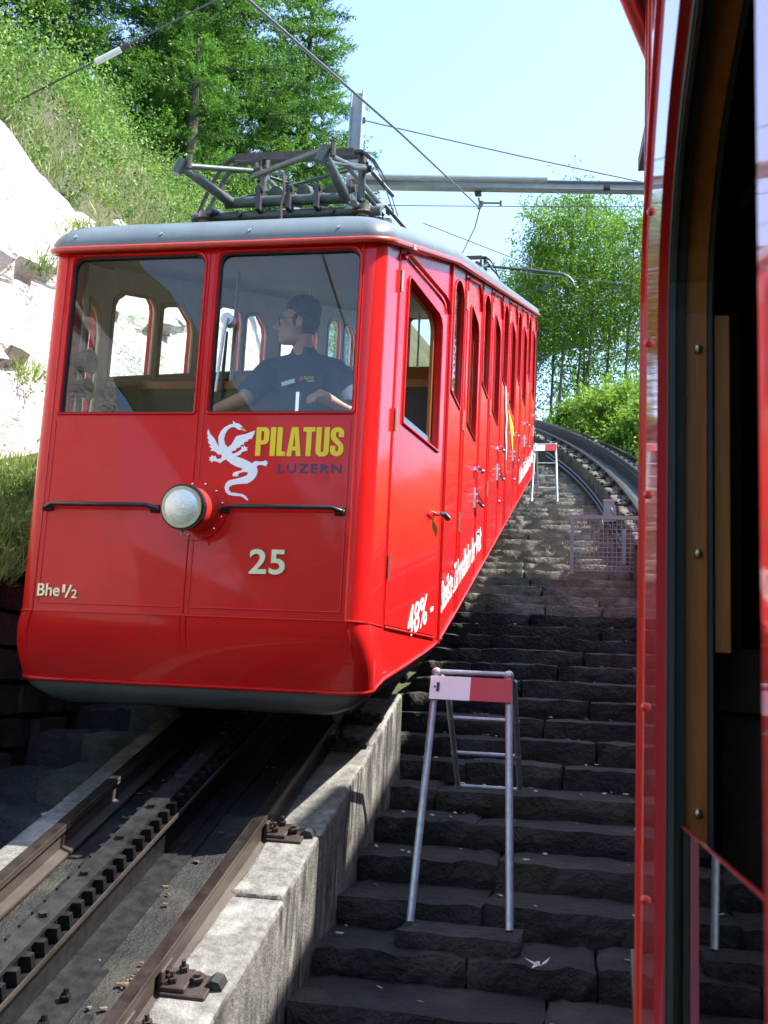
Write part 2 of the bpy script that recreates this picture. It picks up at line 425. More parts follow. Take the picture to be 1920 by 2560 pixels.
def rrect(x0, y0, x1, y1, r_=0.04, n=5):    # r_ = radius or (bl, br, tr, tl)
    rr = r_ if isinstance(r_, (list, tuple)) else (r_,) * 4
    out = []
    for (cx, cy, a0, q) in ((x0 + rr[0], y0 + rr[0], PI, rr[0]), (x1 - rr[1], y0 + rr[1], 1.5 * PI, rr[1]),
                            (x1 - rr[2], y1 - rr[2], 0, rr[2]), (x0 + rr[3], y1 - rr[3], .5 * PI, rr[3])):
        for i in range(n + 1):
            a = a0 + .5 * PI * i / n
            out.append((cx + q * math.cos(a), cy + q * math.sin(a)))
    return out
def poly_mesh(outers, holes=(), thick=0.02, bev=0.0):
    cu = bpy.data.curves.new('outline', 'CURVE'); cu.dimensions = '2D'; cu.fill_mode = 'BOTH'
    cu.extrude = thick / 2 - bev; cu.bevel_depth = bev; cu.bevel_resolution = 1
    for poly in list(outers) + list(holes):
        sp = cu.splines.new('POLY'); sp.points.add(len(poly) - 1)
        for i, q in enumerate(poly): sp.points[i].co = (q[0], q[1], 0, 1)
        sp.use_cyclic_u = True
    ob = bpy.data.objects.new('outline', cu)
    me = bpy.data.meshes.new_from_object(ob)
    bpy.data.objects.remove(ob); bpy.data.curves.remove(cu)
    return me
def frame_m(o, ax, ay, an):
    mm = Matrix((Vector(ax), Vector(ay), Vector(an))).transposed().to_4x4(); mm.translation = Vector(o); return mm
FRONT = lambda y: frame_m((0, y, 0), (1, 0, 0), (0, 0, 1), (0, -1, 0))     # local (x, z) on a plane facing -y
def panel(name, outer, holes, thick, mtx, mat, parent, bev=0.0):
    me = poly_mesh([outer], holes, thick, bev); me.transform(mtx); me.update()
    return link(name, me, mat, parent)
def text_mesh(body, off=0.0, thick=0.004, spacing=1.0, shear=0.0):
    cu = bpy.data.curves.new('txt', 'FONT'); cu.body = body; cu.size = 1; cu.offset = off; cu.extrude = thick / 2
    cu.space_character = spacing; cu.shear = shear; cu.resolution_u = 4
    ob = bpy.data.objects.new('txt', cu)
    me = bpy.data.meshes.new_from_object(ob)
    bpy.data.objects.remove(ob); bpy.data.curves.remove(cu)
    return me
def place_text(name, body, x0, x1, z0, z1, mtx, mat, parent, off=0.0, thick=0.004, spacing=1.0, shear=0.0):
    me = text_mesh(body, off, 1.0, spacing, shear)
    n = len(me.vertices); co = np.zeros(n * 3); me.vertices.foreach_get('co', co); co = co.reshape(-1, 3)
    lo_, hi_ = co.min(0), co.max(0)
    co[:, 0] = x0 + (co[:, 0] - lo_[0]) / (hi_[0] - lo_[0]) * (x1 - x0)
    co[:, 1] = z0 + (co[:, 1] - lo_[1]) / (hi_[1] - lo_[1]) * (z1 - z0)
    co[:, 2] = co[:, 2] * thick
    me.vertices.foreach_set('co', co.ravel()); me.transform(mtx); me.update()
    return link(name, me, mat, parent)

def fast_mesh(name, verts, nper=4):
    v = np.asarray(verts, dtype=np.float32).reshape(-1, 3); n = len(v); nf = n // nper
    me = bpy.data.meshes.new(name)
    me.vertices.add(n); me.vertices.foreach_set('co', v.ravel())
    me.loops.add(n); me.loops.foreach_set('vertex_index', np.arange(n, dtype=np.int32))
    me.polygons.add(nf); me.polygons.foreach_set('loop_start', np.arange(0, n, nper, dtype=np.int32))
    me.polygons.foreach_set('loop_total', np.full(nf, nper, dtype=np.int32))
    me.update(calc_edges=True); me.validate()
    return me
RNG = np.random.default_rng(11)
def unit(a): return a / np.maximum(np.linalg.norm(a, axis=1, keepdims=True), 1e-9)
def leaf_verts(c, length, width, t=None, jitter=1.0, upbias=0.35):
    n = len(c)
    d = RNG.normal(size=(n, 3))
    if t is not None: d = t + d * jitter
    d = unit(d)
    nn = RNG.normal(size=(n, 3)); nn[:, 2] += upbias * 2
    b = unit(np.cross(nn, d))
    L = (length * RNG.uniform(0.6, 1.25, n))[:, None]; W = (width * RNG.uniform(0.7, 1.2, n))[:, None]
    return np.stack([c, c + d * L * .45 + b * W * .5, c + d * L, c + d * L * .45 - b * W * .5], 1)

# ================================================================== THE SETTING
def lerp_tab(tab, y):
    if y <= tab[0][0]: return tab[0][1]
    for (a, va), (b, vb) in zip(tab, tab[1:]):
        if y <= b: return va + (vb - va) * (y - a) / (b - a)
    return tab[-1][1]
ROCKTOP = [(-6, 6.2), (1.0, 5.6), (2.4, 5.0), (3.34, 4.45), (4.35, 3.85), (4.95, 3.72), (6.05, 3.72), (9, 3.45), (12, 2.6), (16, 1.9), (30, 1.7)]
def nz(x, y, k=1.0):
    return (math.sin(x * 1.7 * k + 1.3) * math.cos(y * 1.3 * k - .4) + .5 * math.sin(x * 3.9 * k - y * 3.1 * k) + .3 * math.sin(7.3 * k * x + 5.9 * k * y))
def bank(x, y):        # height above base(y) of the vegetated bank, x negative
    t = lerp_tab(ROCKTOP, y)
    d = -3.50 - x
    if d < 0: return t
    k = .30 + 1.15 * min(max((-6 - y) / 4, 0), 1)      # unseen rise added down the line to darken the windscreen reflection
    return t + 1.2 * min(d, 2.1) + k * max(0, min(d, 14) - 2.1) + 0.13 * nz(x * .6, y * .6) * min(d, 1.5)
# ground sheet
xs = sorted(set([-160, -110, -70, -45, -30] + [x * 1.5 for x in range(-16, 24)] + [40, 55, 80, 120, 170]))
ys = sorted(set([-140, -90, -60, -40] + [y * 2.0 for y in range(-15, 35)] + [80, 100, 130, 170, 220]))
gm = MB(); rows = []
for y in ys:
    row = []
    for x in xs:
        z = base(y) - 1.25
        if x < -3: z += min(-3 - x, 60) * 0.55
        if x > 5.5: z -= (x - 5.5) * 0.22 if x < 60 else 12 + (x - 60) * .02
        if x > 4: z += 0.5
        row.append((x, y, z + 0.12 * nz(x * .3, y * .3)))
    rows.append(row)
gm.grid(rows)
tag(gm.build('ground', 'ground', smooth=True, sharp=0), kind='structure')
# vegetated bank on the left
hm = MB(); rows = []
yv = [-40 + 1.5 * i for i in range(22)] + [-7 + .6 * i for i in range(72)]
prof = [0, .3, .7, 1.2, 1.8, 2.5, 3.3, 4.2, 5.5, 7, 9, 12, 16, 22, 30]
for y in yv:
    rows.append([(-3.50 - d + .12 * nz(d, y), y, base(y) + bank(-3.50 - d, y) - (0.0 if d else .25)) for d in prof])
hm.grid(rows)
hill = tag(hm.build('hillside', 'soil', smooth=True, sharp=0), kind='structure')
# grassy verge between the masonry wall and the rock
vm = MB(); rows = []
for i in range(60):
    y = -5 + .5 * i
    rows.append([(-1.42 - .2 * k, y, base(y) + .86 + .08 * k + .05 * nz(k, y)) for k in range(8)])
vm.grid(rows)
tag(vm.build('verge', 'soil', smooth=True, sharp=0), kind='structure')
# limestone face
rk = MB(); rows = []
NR = 26
for i in range(150):
    y = -6 + .16 * i
    t = lerp_tab(ROCKTOP, y) + .05 * nz(y * 2.1, 3)
    row = []
    for k in range(NR + 1):
        u = k / NR
        hgt = .95 + (t + .12 - .95) * u
        x = -2.55 - 1.0 * u
        led = (0.07 * nz(hgt * .9 + .5 * y, y * .7) + 0.03 * nz(hgt * 3.1, y * 2.3 + hgt) + 0.018 * nz(hgt * 8, y * 7)) * (1 - .6 * u)
        # a couple of overhanging ledges
        for (ly, lh, ls) in ((3.4, 3.05, .8), (4.6, 2.65, .6), (2.7, 2.2, .55), (6.4, 2.6, .7)):
            dd = ((y - ly) / ls) ** 2 + ((hgt - lh) / .16) ** 2
            led += .17 * math.exp(-dd) if hgt > lh else -.10 * math.exp(-dd)
        row.append((x + led, y, base(y) + hgt))
    rows.append(row)
rk.grid(rows)
tag(rk.build('rock_face', 'rock', smooth=True, sharp=28), kind='structure')

# ---- stones
def stone_mesh(name, nx, ny, nz_, rough, rnd, rs):
    """unit stone, -.5...5 in each axis with knocked-off edges"""
    idx = {}; vs_ = []
    for i in range(nx + 1):
        for j in range(ny + 1):
            for k in range(nz_ + 1):
                e = (i in (0, nx)) + (j in (0, ny)) + (k in (0, nz_))
                if e == 0: continue
                p = [i / nx - .5, j / ny - .5, k / nz_ - .5]
                if e >= 2:
                    q = rnd * (1.0 if e == 2 else 1.25)
                    for a, (c, mx_) in enumerate(((i, nx), (j, ny), (k, nz_))):
                        if c == 0: p[a] += q * (1, 1, 1)[a] * (.12, .6, 1)[a]
                        elif c == mx_: p[a] -= q * (.12, .6, 1)[a]
                p = [p[a] + rs.uniform(-1, 1) * rough * (.2, .55, .62)[a] for a in range(3)]
                idx[(i, j, k)] = len(vs_); vs_.append(p)
    fs_ = []
    for j in range(ny):
        for k in range(nz_):
            for i in (0, nx):
                fs_.append((idx[i, j, k], idx[i, j + 1, k], idx[i, j + 1, k + 1], idx[i, j, k + 1]))
    for i in range(nx):
        for k in range(nz_):
            for j in (0, ny):
                fs_.append((idx[i, j, k], idx[i + 1, j, k], idx[i + 1, j, k + 1], idx[i, j, k + 1]))
        for j in range(ny):
            for k in (0, nz_):
                fs_.append((idx[i, j, k], idx[i + 1, j, k], idx[i + 1, j + 1, k], idx[i, j + 1, k]))
    b = MB().add(vs_, fs_)
    me = b.mesh(name)
    bm = bmesh.new(); bm.from_mesh(me); bmesh.ops.recalc_face_normals(bm, faces=bm.faces); bm.to_mesh(me); bm.free()
    me.polygons.foreach_set('use_smooth', [True] * len(me.polygons)); me.set_sharp_from_angle(angle=R(48))
    return me
rs = random.Random(3)
STONES = [stone_mesh('stone', 9, 3, 2, .075, .06, rs) for _ in range(16)]
BLOCKS = [stone_mesh('block', 4, 3, 3, .06, .07, rs) for _ in range(10)]
def stone(name, meshes, mat, x0, x1, y0, y1, z0, z1, parent, rot=0.0, tilt=0.0):
    key = (rs.randrange(len(meshes)), mat)
    src = meshes[key[0]]
    nm = src.name.split('.')[0] + '_' + mat
    me = cache.get(key + (id(meshes),))
    if me is None:
        me = src.copy(); me.materials.append(M[mat]); cache[key + (id(meshes),)] = me
    o = bpy.data.objects.new(name, me)
    o.location = ((x0 + x1) / 2, (y0 + y1) / 2, (z0 + z1) / 2)
    o.scale = (x1 - x0, y1 - y0, z1 - z0)
    o.rotation_euler = (tilt, rs.uniform(-.006, .006), rot)
    COL.objects.link(o)
    return adopt(o, parent)
cache = {}
# ---- the stairway between the two tracks
TREAD, NOSE = 0.43, -0.55
sm_ = MB(); rows = []
for i in range(60):
    y = -4 + .45 * i
    rows.append([(.5, y, trk(y) + NOSE - .22), (max(cen2(y) - .5, .65), y, trk(y) + NOSE - .22)])
sm_.grid(rows)
stairs = tag(sm_.build('stairway', 'stepshade'), kind='structure')
n = 0
yn = -3.35
while yn < 21.5:
    xr = cen2(yn) - .63
    if xr < .95: break
    x = .70 if yn < 1.75 else .46
    zt = trk(yn) + NOSE
    first = True
    while x < xr - .02:
        w = rs.uniform(.40, 1.25)
        if first: w *= rs.uniform(.4, 1.0); first = False
        if xr - x - w < .22: w = xr - x
        dz = rs.uniform(-.008, .006)
        stone('step_stone', STONES, ('stepshade' if rs.random() < .68 else 'stepshade2') if yn < 6.2 else 'step', x + .001, x + w - .001, yn + rs.uniform(-.020, .016), yn + TREAD + .10,  # shaded flight painted dark, sunlit upper flight painted pale
              zt - .19, zt + dz, stairs, rs.uniform(-.014, .014), rs.uniform(-.015, .01))
        x += w
    yn += TREAD
# ---- narrow stone steps and masonry wall on the far side of the left-hand track
lst = MB().sbox(-1.5, -.70, -4, 9, -1.2, -.55)
lsteps = tag(lst.build('side_steps', 'stepshade'), kind='structure')
yn = -2.6
while yn < 5:
    x = -.715
    zt = trk(yn + .2) - .20
    w = rs.uniform(.3, .5)
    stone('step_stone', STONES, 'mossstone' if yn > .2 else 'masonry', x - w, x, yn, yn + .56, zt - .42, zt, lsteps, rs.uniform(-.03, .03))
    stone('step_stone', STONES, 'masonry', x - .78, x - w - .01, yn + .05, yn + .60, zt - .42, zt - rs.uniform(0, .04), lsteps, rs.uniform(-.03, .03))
    yn += .55
mw = MB().sbox(-1.80, -1.50, -5, 9, -1.2, .78)
mwall = mw.build('masonry_wall', 'masonry')
tag(mwall, 'dark coursed stone retaining wall left of the track, below the grassy verge', 'wall')
for c in range(-10, 18):
    z0 = -.62 + c * .2
    y = -1.6 + rs.uniform(0, .3)
    while y < 4.6:
        w = rs.uniform(.24, .56)
        ym = y + w / 2
        if z0 > trk(ym) - .45 and z0 + .2 < trk(ym) + .95:
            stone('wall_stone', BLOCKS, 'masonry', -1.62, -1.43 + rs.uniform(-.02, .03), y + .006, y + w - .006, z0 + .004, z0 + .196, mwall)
        y += w

# ================================================================== TRACKS
RAILP = [(-.028, 0), (.028, 0), (.028, -.028), (.010, -.042), (.010, -.105), (.055, -.120), (.055, -.132), (-.055, -.132), (-.055, -.120), (-.010, -.105), (-.010, -.042), (-.028, -.028)]
def rail(parent, yl, cx, side, f):
    mb = MB(); rows = []
    for y in yl: rows.append([(cx(y) + side * .435 + px, y, f(y) + ph) for px, ph in RAILP])
    mb.grid(rows, True)
    o = mb.build('rail', 'railside', parent)
    hb = MB(); rows = []
    for y in yl: rows.append([(cx(y) + side * .435 - .029, y, f(y) - .012), (cx(y) + side * .435 - .024, y, f(y) + .003), (cx(y) + side * .435 + .024, y, f(y) + .003), (cx(y) + side * .435 + .029, y, f(y) - .012)])
    hb.grid(rows)
    hb.build('rail_head', 'railhead', o)
    return o
def rack(parent, yl, cx, f):
    mb = MB()
    def strip(x0, x1, h0, h1, mat, name):
        b = MB(); rows = []
        for y in yl:
            c = cx(y); rows.append([(c + x0, y, f(y) + h0), (c + x1, y, f(y) + h0), (c + x1, y, f(y) + h1), (c + x0, y, f(y) + h1)])
        b.grid(rows, True)
        return b.build(name, mat, parent)
    return [strip(-.10, .10, -.150, -.132, 'rackplate', 'base_flange'), strip(-.035, .035, -.13, .092, 'grease', 'rack_web'),
            strip(-.044, .044, .094, .110, 'rackplate', 'rack_plate'), strip(-.078, .078, .020, .034, 'grease', 'rack_shelf'),
            strip(.081, .088, .028, .044, 'railside', 'guide_edge')]
LY = [-6 + .5 * i for i in range(53)]
left_track = empty('rack_railway_track', (0, 0, RZ), 'left rack railway track with toothed centre rack running under the red railcar', 'track')
zero = lambda y: 0.0
for sd in (-1, 1): rail(left_track, [-6, 20], zero, sd, trk)
rack(left_track, [-6, 20], zero, trk)
# rack teeth, each one a piece
tb = MB().hexa([(0, -.019, -.026), (.040, -.013, -.026), (.040, .013, -.026), (0, .019, -.026), (0, -.019, .026), (.040, -.013, .026), (.040, .013, .026), (0, .019, .026)])
tme = tb.mesh('tooth'); tme.materials.append(M['grease'])
tme2 = tme.copy(); tme2.transform(Matrix.Rotation(PI, 4, 'Z'))
TL = Vector((0, 1, S)).normalized()
for i in range(48):
    y = -2.75 + i * .0857
    for sd in (1, -1):
        o = bpy.data.objects.new('tooth', tme if sd > 0 else tme2)
        o.location = (sd * .036, y, trk(y) + .066)
        o.rotation_euler = (math.atan(S), 0, 0)
        COL.objects.link(o); adopt(o, left_track)
UPN = Vector((0, -S, 1)).normalized()
for i in range(13):
    y = -2.6 + i * .30
    b = MB().hexbolt((0, y, trk(y) + .11), UPN, .020, .016)
    b.build('bolt', 'rackplate', left_track)
for i in range(10):
    y = -2.45 + i * .145
    if i in (3, 4): continue
    b = MB().hexbolt((.135, y, trk(y) - .135), UPN, .020, .018); b.tube([(.135, y, trk(y) - .12), (.135, y, trk(y) - .10)], .011, 8)
    b.build('bolt', 'grease', left_track)
# flat iron strips on the bed
for (x0, x1, y0, y1, mt_) in ((.10, .20, -3.2, -.95, 'rackplate'), (-.30, -.21, -3, .4, 'rackplate'), (.10, .16, -.95, 1.5, 'rackplate'), (.24, .27, -3, -1.2, 'rackplate')):
    MB().sbox(x0, x1, y0, y1, -.16, -.139).build('base_strip', mt_, left_track)
def clamp(y, parent, cx=0.0, f=trk, side=1):
    k = lambda x: cx + side * x
    b = MB()
    def sb(x0, x1, ya, yb, h0, h1): b.sbox(min(k(x0), k(x1)), max(k(x0), k(x1)), ya, yb, h0, h1, f)
    sb(.470, .635, y - .07, y + .055, -.108, -.088)
    sb(.470, .560, y - .065, y + .05, -.088, -.070)
    sb(.452, .472, y - .05, y + .04, -.12, -.030)
    o = b.build('rail_clamp', 'clamp', parent); bevel(o, .004, 1)
    for (bx, by, hh, r_) in ((.505, y - .035, .045, .017), (.520, y + .030, .045, .017), (.585, y, .022, .026), (.478, y - .01, .03, .012)):
        c = Vector((k(bx), by, f(by) - .072))
        q = MB().hexbolt(c, UPN, r_, hh * .5).tube([c, c + UPN * hh], r_ * .5, 8)
        q.build('bolt', 'clamp', o)
    e = Vector((k(.645), y, f(y) - .10))
    MB().tube([e + Vector((0, -.01, 0)), e + Vector((0, .05, .016))], .032, 7).build('anchor_bolt', 'rubber', o)
    return o
for y in (-1.36, -1.06, .085, 1.19, 1.60, 2.4, 3.6): clamp(y, left_track)
# oily bed between the rails
bm_ = MB(); rows = []
for i in range(90):
    y = -6 + .3 * i
    rows.append([(-.47 + .94 * k / 12, y, trk(y) - .150 + .008 * nz(k * 2.1, y * 6)) for k in range(13)])
bm_.grid(rows)
tag(bm_.build('track_bed', 'bed', smooth=True, sharp=0), kind='structure')

# concrete walls carrying the rails
def wall_blocks(name, label, x0, x1, h0, h1, ylist, cx, f, mat, bev=.018, jit=.006, topcut=None):
    root = empty(name, (cx(ylist[0]) + (x0 + x1) / 2, ylist[0], f(ylist[0]) + h0), label, 'wall')
    for a, b_ in zip(ylist, ylist[1:]):
        g = .004; j = [rs.uniform(-jit, jit) for _ in range(4)]
        mb = MB(); y0, y1 = a + g, b_ - g; c0, c1 = cx(y0), cx(y1)
        NS = 4; rows = []
        for i in range(NS + 1):
            y = y0 + (y1 - y0) * i / NS; c = cx(y)
            w = [rs.uniform(-jit, jit) for _ in range(4)]
            rows.append([(c + x0, y, f(y) + h0), (c + x1, y, f(y) + h0), (c + x1 + w[0], y, f(y) + (h0 + h1) / 2), (c + x1 + w[1], y, f(y) + h1 + w[2]), (c + x0 + w[3], y, f(y) + h1 + w[2])])
        mb.grid(rows, True)
        mb.add(rows[0], [tuple(range(5))]); mb.add(rows[-1], [tuple(range(5))])
        me = mb.mesh('wall_block')
        bm = bmesh.new(); bm.from_mesh(me); bmesh.ops.remove_doubles(bm, verts=bm.verts, dist=.0005); bmesh.ops.recalc_face_normals(bm, faces=bm.faces); bm.to_mesh(me); bm.free()
        o = link('wall_block', me, mat, root, True, 40)
        if bev: bevel(o, bev, 2, 50)
    return root
wall_blocks('concrete_wall', 'pale streaked concrete wall carrying the right rail beside the stairs', .462, .70, -1.3, -.108,
            [-5.2, -4.1, -2.95, -2.2, -1.42, -.42, .12, 1.25, 2.15], zero, trk, 'concrete')
wall_blocks('concrete_wall', 'narrow pale concrete kerb left of the left rail', -.70, -.462, -1.1, -.108,
            [-5, -3.6, -2.2, -.8, .3, 1.5, 3, 5, 8], zero, trk, 'concrete')
# right-hand track, curving away to the left
RY = [-8 + .8 * i for i in range(52)]
right_track = empty('rack_railway_track', (3.05, 0, RZ), 'rack railway track curving up and left beyond the steps', 'track')
for sd in (-1, 1): rail(right_track, RY, cen2, sd, base)
rack(right_track, RY, cen2, base)
bm_ = MB(); rows = []
for y in RY: rows.append([(cen2(y) - .47 + .94 * k / 6, y, base(y) - .15 + .008 * nz(k * 2.1, y * 6)) for k in range(7)])
bm_.grid(rows)
tag(bm_.build('track_bed', 'bed', smooth=True, sharp=0), kind='structure')
for y in [6.3 + 1.15 * i for i in range(15)]:
    clamp(y, right_track, cen2(y), base, -1)
for y in [7 + .6 * i for i in range(24)]:
    MB().hexbolt((cen2(y) + .01, y, base(y) + .11), UPN, .028, .03).build('bolt', 'rackplate', right_track)
yl = [-4.0]
while yl[-1] < 24: yl.append(yl[-1] + rs.uniform(.42, .85))
wall_blocks('stone_wall', 'rough brown stone wall under the curving right track', -.64, -.462, -1.4, -.125, yl, cen2, base, 'mossstone', .03, .028)
wall_blocks('stone_wall', 'outer stone edge of the curving track in front of the bushes', .462, .66, -1.2, -.10, [-4 + 2 * i for i in range(17)], cen2, base, 'mossstone', .02, .02)
for off, hh, lb in ((-.69, -.40, 'upper of two pipes running along the stone wall beside the steps'), (-.70, -.49, 'lower of two pipes running along the stone wall beside the steps')):
    pts = [(cen2(y) + off, y, base(y) + hh) for y in [9.4 + .6 * i for i in range(22)]]
    tag(MB().tube(pts, .022, 8).build('conduit_pipe', 'rackplate', smooth=True), lb, 'pipe')

# ================================================================== RED RAILCAR ON THE LEFT TRACK
ZR, ZC = 2.4192, 0.545           # gutter and front crease heights at y = 0
Y1, Y2 = 1.300, 9.66             # where the full-width body begins and ends
WB = 1.036
car = empty('railcar', (0, 0, RZ), 'red rack railcar number 25 with grey roof, driver at the right windscreen', 'railcar')
def P(o, **k): return o
# --- front
WL = rrect(-.752, 1.545, -.034, 2.375, (.012, .012, .055, .055))
WR = rrect(.043, 1.545, .770, 2.375, (.012, .012, .055, .055))
front = panel('front_panel', [(-.79, ZC), (.79, ZC), (.79, ZR - .002), (-.79, ZR - .002)], [WL, WR], .036, FRONT(.018), 'red', car)
def sunk_rim(name, loop, y0, y1, mat, parent, w=.012):
    """a frame strip standing inside an opening on the front"""
    cx = sum(p[0] for p in loop) / len(loop); cz = sum(p[1] for p in loop) / len(loop)
    def sc(p, d):
        dx, dz = p[0] - cx, p[1] - cz; l = math.hypot(dx, dz); return (p[0] - dx / l * d, p[1] - dz / l * d)
    b = MB(); b.grid([[(p[0], y, p[1]) for p in lp] for lp, y in ((loop, y0), ([sc(p, w) for p in loop], y0), ([sc(p, w) for p in loop], y1), (loop, y1))] + [[(p[0], y0, p[1]) for p in loop]], True)
    return b.build(name, mat, parent)
for lp in (WL, WR):
    sunk_rim('window_seal', lp, .012, .042, 'rubber', front, .010)
    pn = panel('windscreen', [(p[0], p[1]) for p in lp], [], .004, FRONT(.026), 'glass', car)
# raised beads on the front sheet
def bead(name, pts, r_, mat, parent): return MB().tube(pts, r_, 6).build(name, mat, parent, True, 60)
for pts in (((-.008, -.001, ZC + .01), (-.008, -.001, ZR - .05)), ((.018, -.001, ZC + .01), (.018, -.001, ZR - .05)),
            ((-.79, -.001, ZC), (-.79, -.001, ZR - .03)), ((.79, -.001, ZC), (.79, -.001, ZR - .03)),
            ((-.765, -.001, ZC + .04), (-.765, -.001, 1.50)), ((.765, -.001, ZC + .04), (.765, -.001, 1.50)),
            ((-.79, -.001, ZC), (.79, -.001, ZC)), ((-.765, -.001, ZC + .04), (-.03, -.001, ZC + .04)), ((.04, -.001, ZC + .04), (.765, -.001, ZC + .04))):
    bead('panel_bead', pts, .004, 'red', front)
for lp in (WL, WR):
    pts = [(p[0], -.002, p[1]) for p in lp]; pts.append(pts[0])
    g_ = 1.012; cx = sum(p[0] for p in pts) / len(pts); cz = sum(p[2] for p in pts) / len(pts)
    bead('window_bead', [(cx + (p[0] - cx) * 1.022, p[1], cz + (p[2] - cz) * 1.018) for p in pts], .007, 'red', front)
# --- plan outline of the body: front half, right side (x > 0)
CORN = []
for i in range(9):
    a = .5 * PI * i / 8
    CORN.append((.79 + .098 * math.sin(a), .10 * (1 - math.cos(a))))
CORN += [(.893, .17), (.899, .24), (.904, .31)]
def corner(sd):
    b = MB(); rows = []
    NZ = 14
    for k in range(NZ + 1):
        row = []
        for (x, y) in CORN:
            zt = ZR + S * y
            row.append((sd * x, y, ZC + (zt - ZC) * k / NZ))
        rows.append(row)
    b.grid(rows); 
    rows2 = [[(sd * (x - .03), y + .03, z) for (x, y), z in zip(CORN, [r_[2] for r_ in row])] for row in rows]
    b.grid(rows2)
    o = b.build('corner_pillar', 'red', car, True, 60)
    bead('pillar_bead', [(sd * .904, .318, ZC), (sd * .904, .318, ZR + S * .31)], .007, 'red', o)
    bead('crease_bead', [(sd * x * 1.002, y - .002, ZC) for x, y in CORN], .005, 'red', o)
    return o
for sd in (1, -1): corner(sd)
# --- lower front: tucks back under the crease
def low(sd):
    crease, edge = [], []
    for i in range(11): crease.append((.79 * i / 10, 0.0))
    crease += CORN[1:]
    crease += [(.904 + (1.022 - .904) * t, .31 + (1.21 - .31) * t) for t in (.25, .5, .75, 1.0)] + [(WB, Y1 + .03)]
    for (x, y) in crease:
        f = min(max(y / 1.25, 0), 1)
        inset = .125 * (1 - f) ** 1.5
        ye = y + inset if y < .31 else y + inset * max(0, 1 - (y - .31) / .6)
        xe = x * (1 + .020 * max(0, 1 - y / .35))
        edge.append((xe, ye, min(.106 + S * ye + (.069 if ye < .25 else .069 * max(0, 1 - (ye - .25) / .9)), ZC)))
    b = MB(); rows = []
    for k in range(9):
        t = k / 8
        rows.append([(sd * (c[0] + (e[0] - c[0]) * t ** 1.8 + c[0] * .035 * math.sin(PI * min(t, .93)) ** .8 * max(0, 1 - c[1] / .35)), c[1] + (e[1] - c[1]) * t ** 1.7, ZC + (e[2] - ZC) * t) for c, e in zip(crease, edge)])
    b.grid(rows)
    return b, edge
edges = {}
for sd in (1, -1):
    b, e = low(sd); edges[sd] = e
    o = b.build('lower_front', 'red', car, True, 60)
    bead('lower_bead', [(sd * p[0], p[1] - .004, p[2]) for p in e] + [(sd * (WB + .004), y, .106 + S * y) for y in (2, 4, 6, 8, Y2)], .011, 'red', o)
    MB().tube([(sd * (.792 + .016 * t ** 1.8 + .792 * .035 * math.sin(PI * min(t, .93)) ** .8), -.004 + .125 * t ** 1.7, ZC - .300 * t) for t in [i / 6 for i in range(7)]], .004, 6).build('seam_bead', 'red', o)
    # grey skirt under the red edge
    sk = MB(); rows = []
    pe = list(e) + [(WB, y, .106 + S * y) for y in (2, 4, 6, 8, Y2)]
    for k in range(7):
        t = k / 6
        row = []
        for (x, y, z) in pe:
            fr = max(0, 1 - y / 2.4)
            row.append((sd * (x - (.012 + (.05 + .12 * max(0, 1 - y / .8)) * t ** 2.2) * (1 if x > .7 else x / .7)), y + .10 * max(0, 1 - y / .9) * t ** 2.2, z - (.080 + .028 * fr) * t))
        rows.append(row)
    rows.append([(q[0] * .80, q[1] + .06, q[2] + .02) for q in rows[-1]])
    sk.grid(rows)
    s_ = sk.build('skirt', 'grey', car, True, 60)
    for i in range(16):
        y = 1.5 + .52 * i
        MB().sphere((sd * (WB - .012), y, .106 + S * y - .04), .012, 4).build('rivet', 'chrome', s_)
    for px in (.05, .45):
        MB().sphere((sd * px, .155, .17), .007, 4).build('rivet', 'chrome', s_)
bead('seam_bead', [(.005, -.003 + .125 * t ** 1.7, ZC - .300 * t) for t in [i / 6 for i in range(7)]], .006, 'red', front)
bead('seam_bead', [(-.022, -.003 + .125 * t ** 1.7, ZC - .300 * t) for t in [i / 6 for i in range(7)]], .004, 'red', front)

# --- cab sides (taper outwards) with the driver's doors
A2, B2 = Vector((.905, .318, 0)), Vector((WB - .002, Y1 - .004, 0))
CD = (B2 - A2); CL = CD.length; CD.normalize()
B2L = Vector((WB - .002, .896, 0)); CDL = (B2L - A2); CLL = CDL.length; CDL.normalize()
def cabm(sd, out=0.0):
    if sd < 0:
        nrm = Vector((-CDL.y, -CDL.x, 0)); return frame_m(Vector((-A2.x, A2.y, 0)) + nrm * out, (-CDL.x, CDL.y, 0), (0, 0, 1), nrm)
    d = Vector((CD.x * sd, CD.y, 0)); nrm = Vector((CD.y * sd, -CD.x, 0))
    return frame_m(Vector((A2.x * sd, A2.y, 0)) + nrm * out, d, (0, 0, 1), nrm)
def u_of(y): return (y - A2.y) / CD.y
def cabz(u): return ZR + S * (A2.y + CD.y * u)
cw = rrect(u_of(.455), 1.61, u_of(1.115), 2.415, (.012, .012, .10, .04))
def fix(me_o): return me_o
cabdoors = []
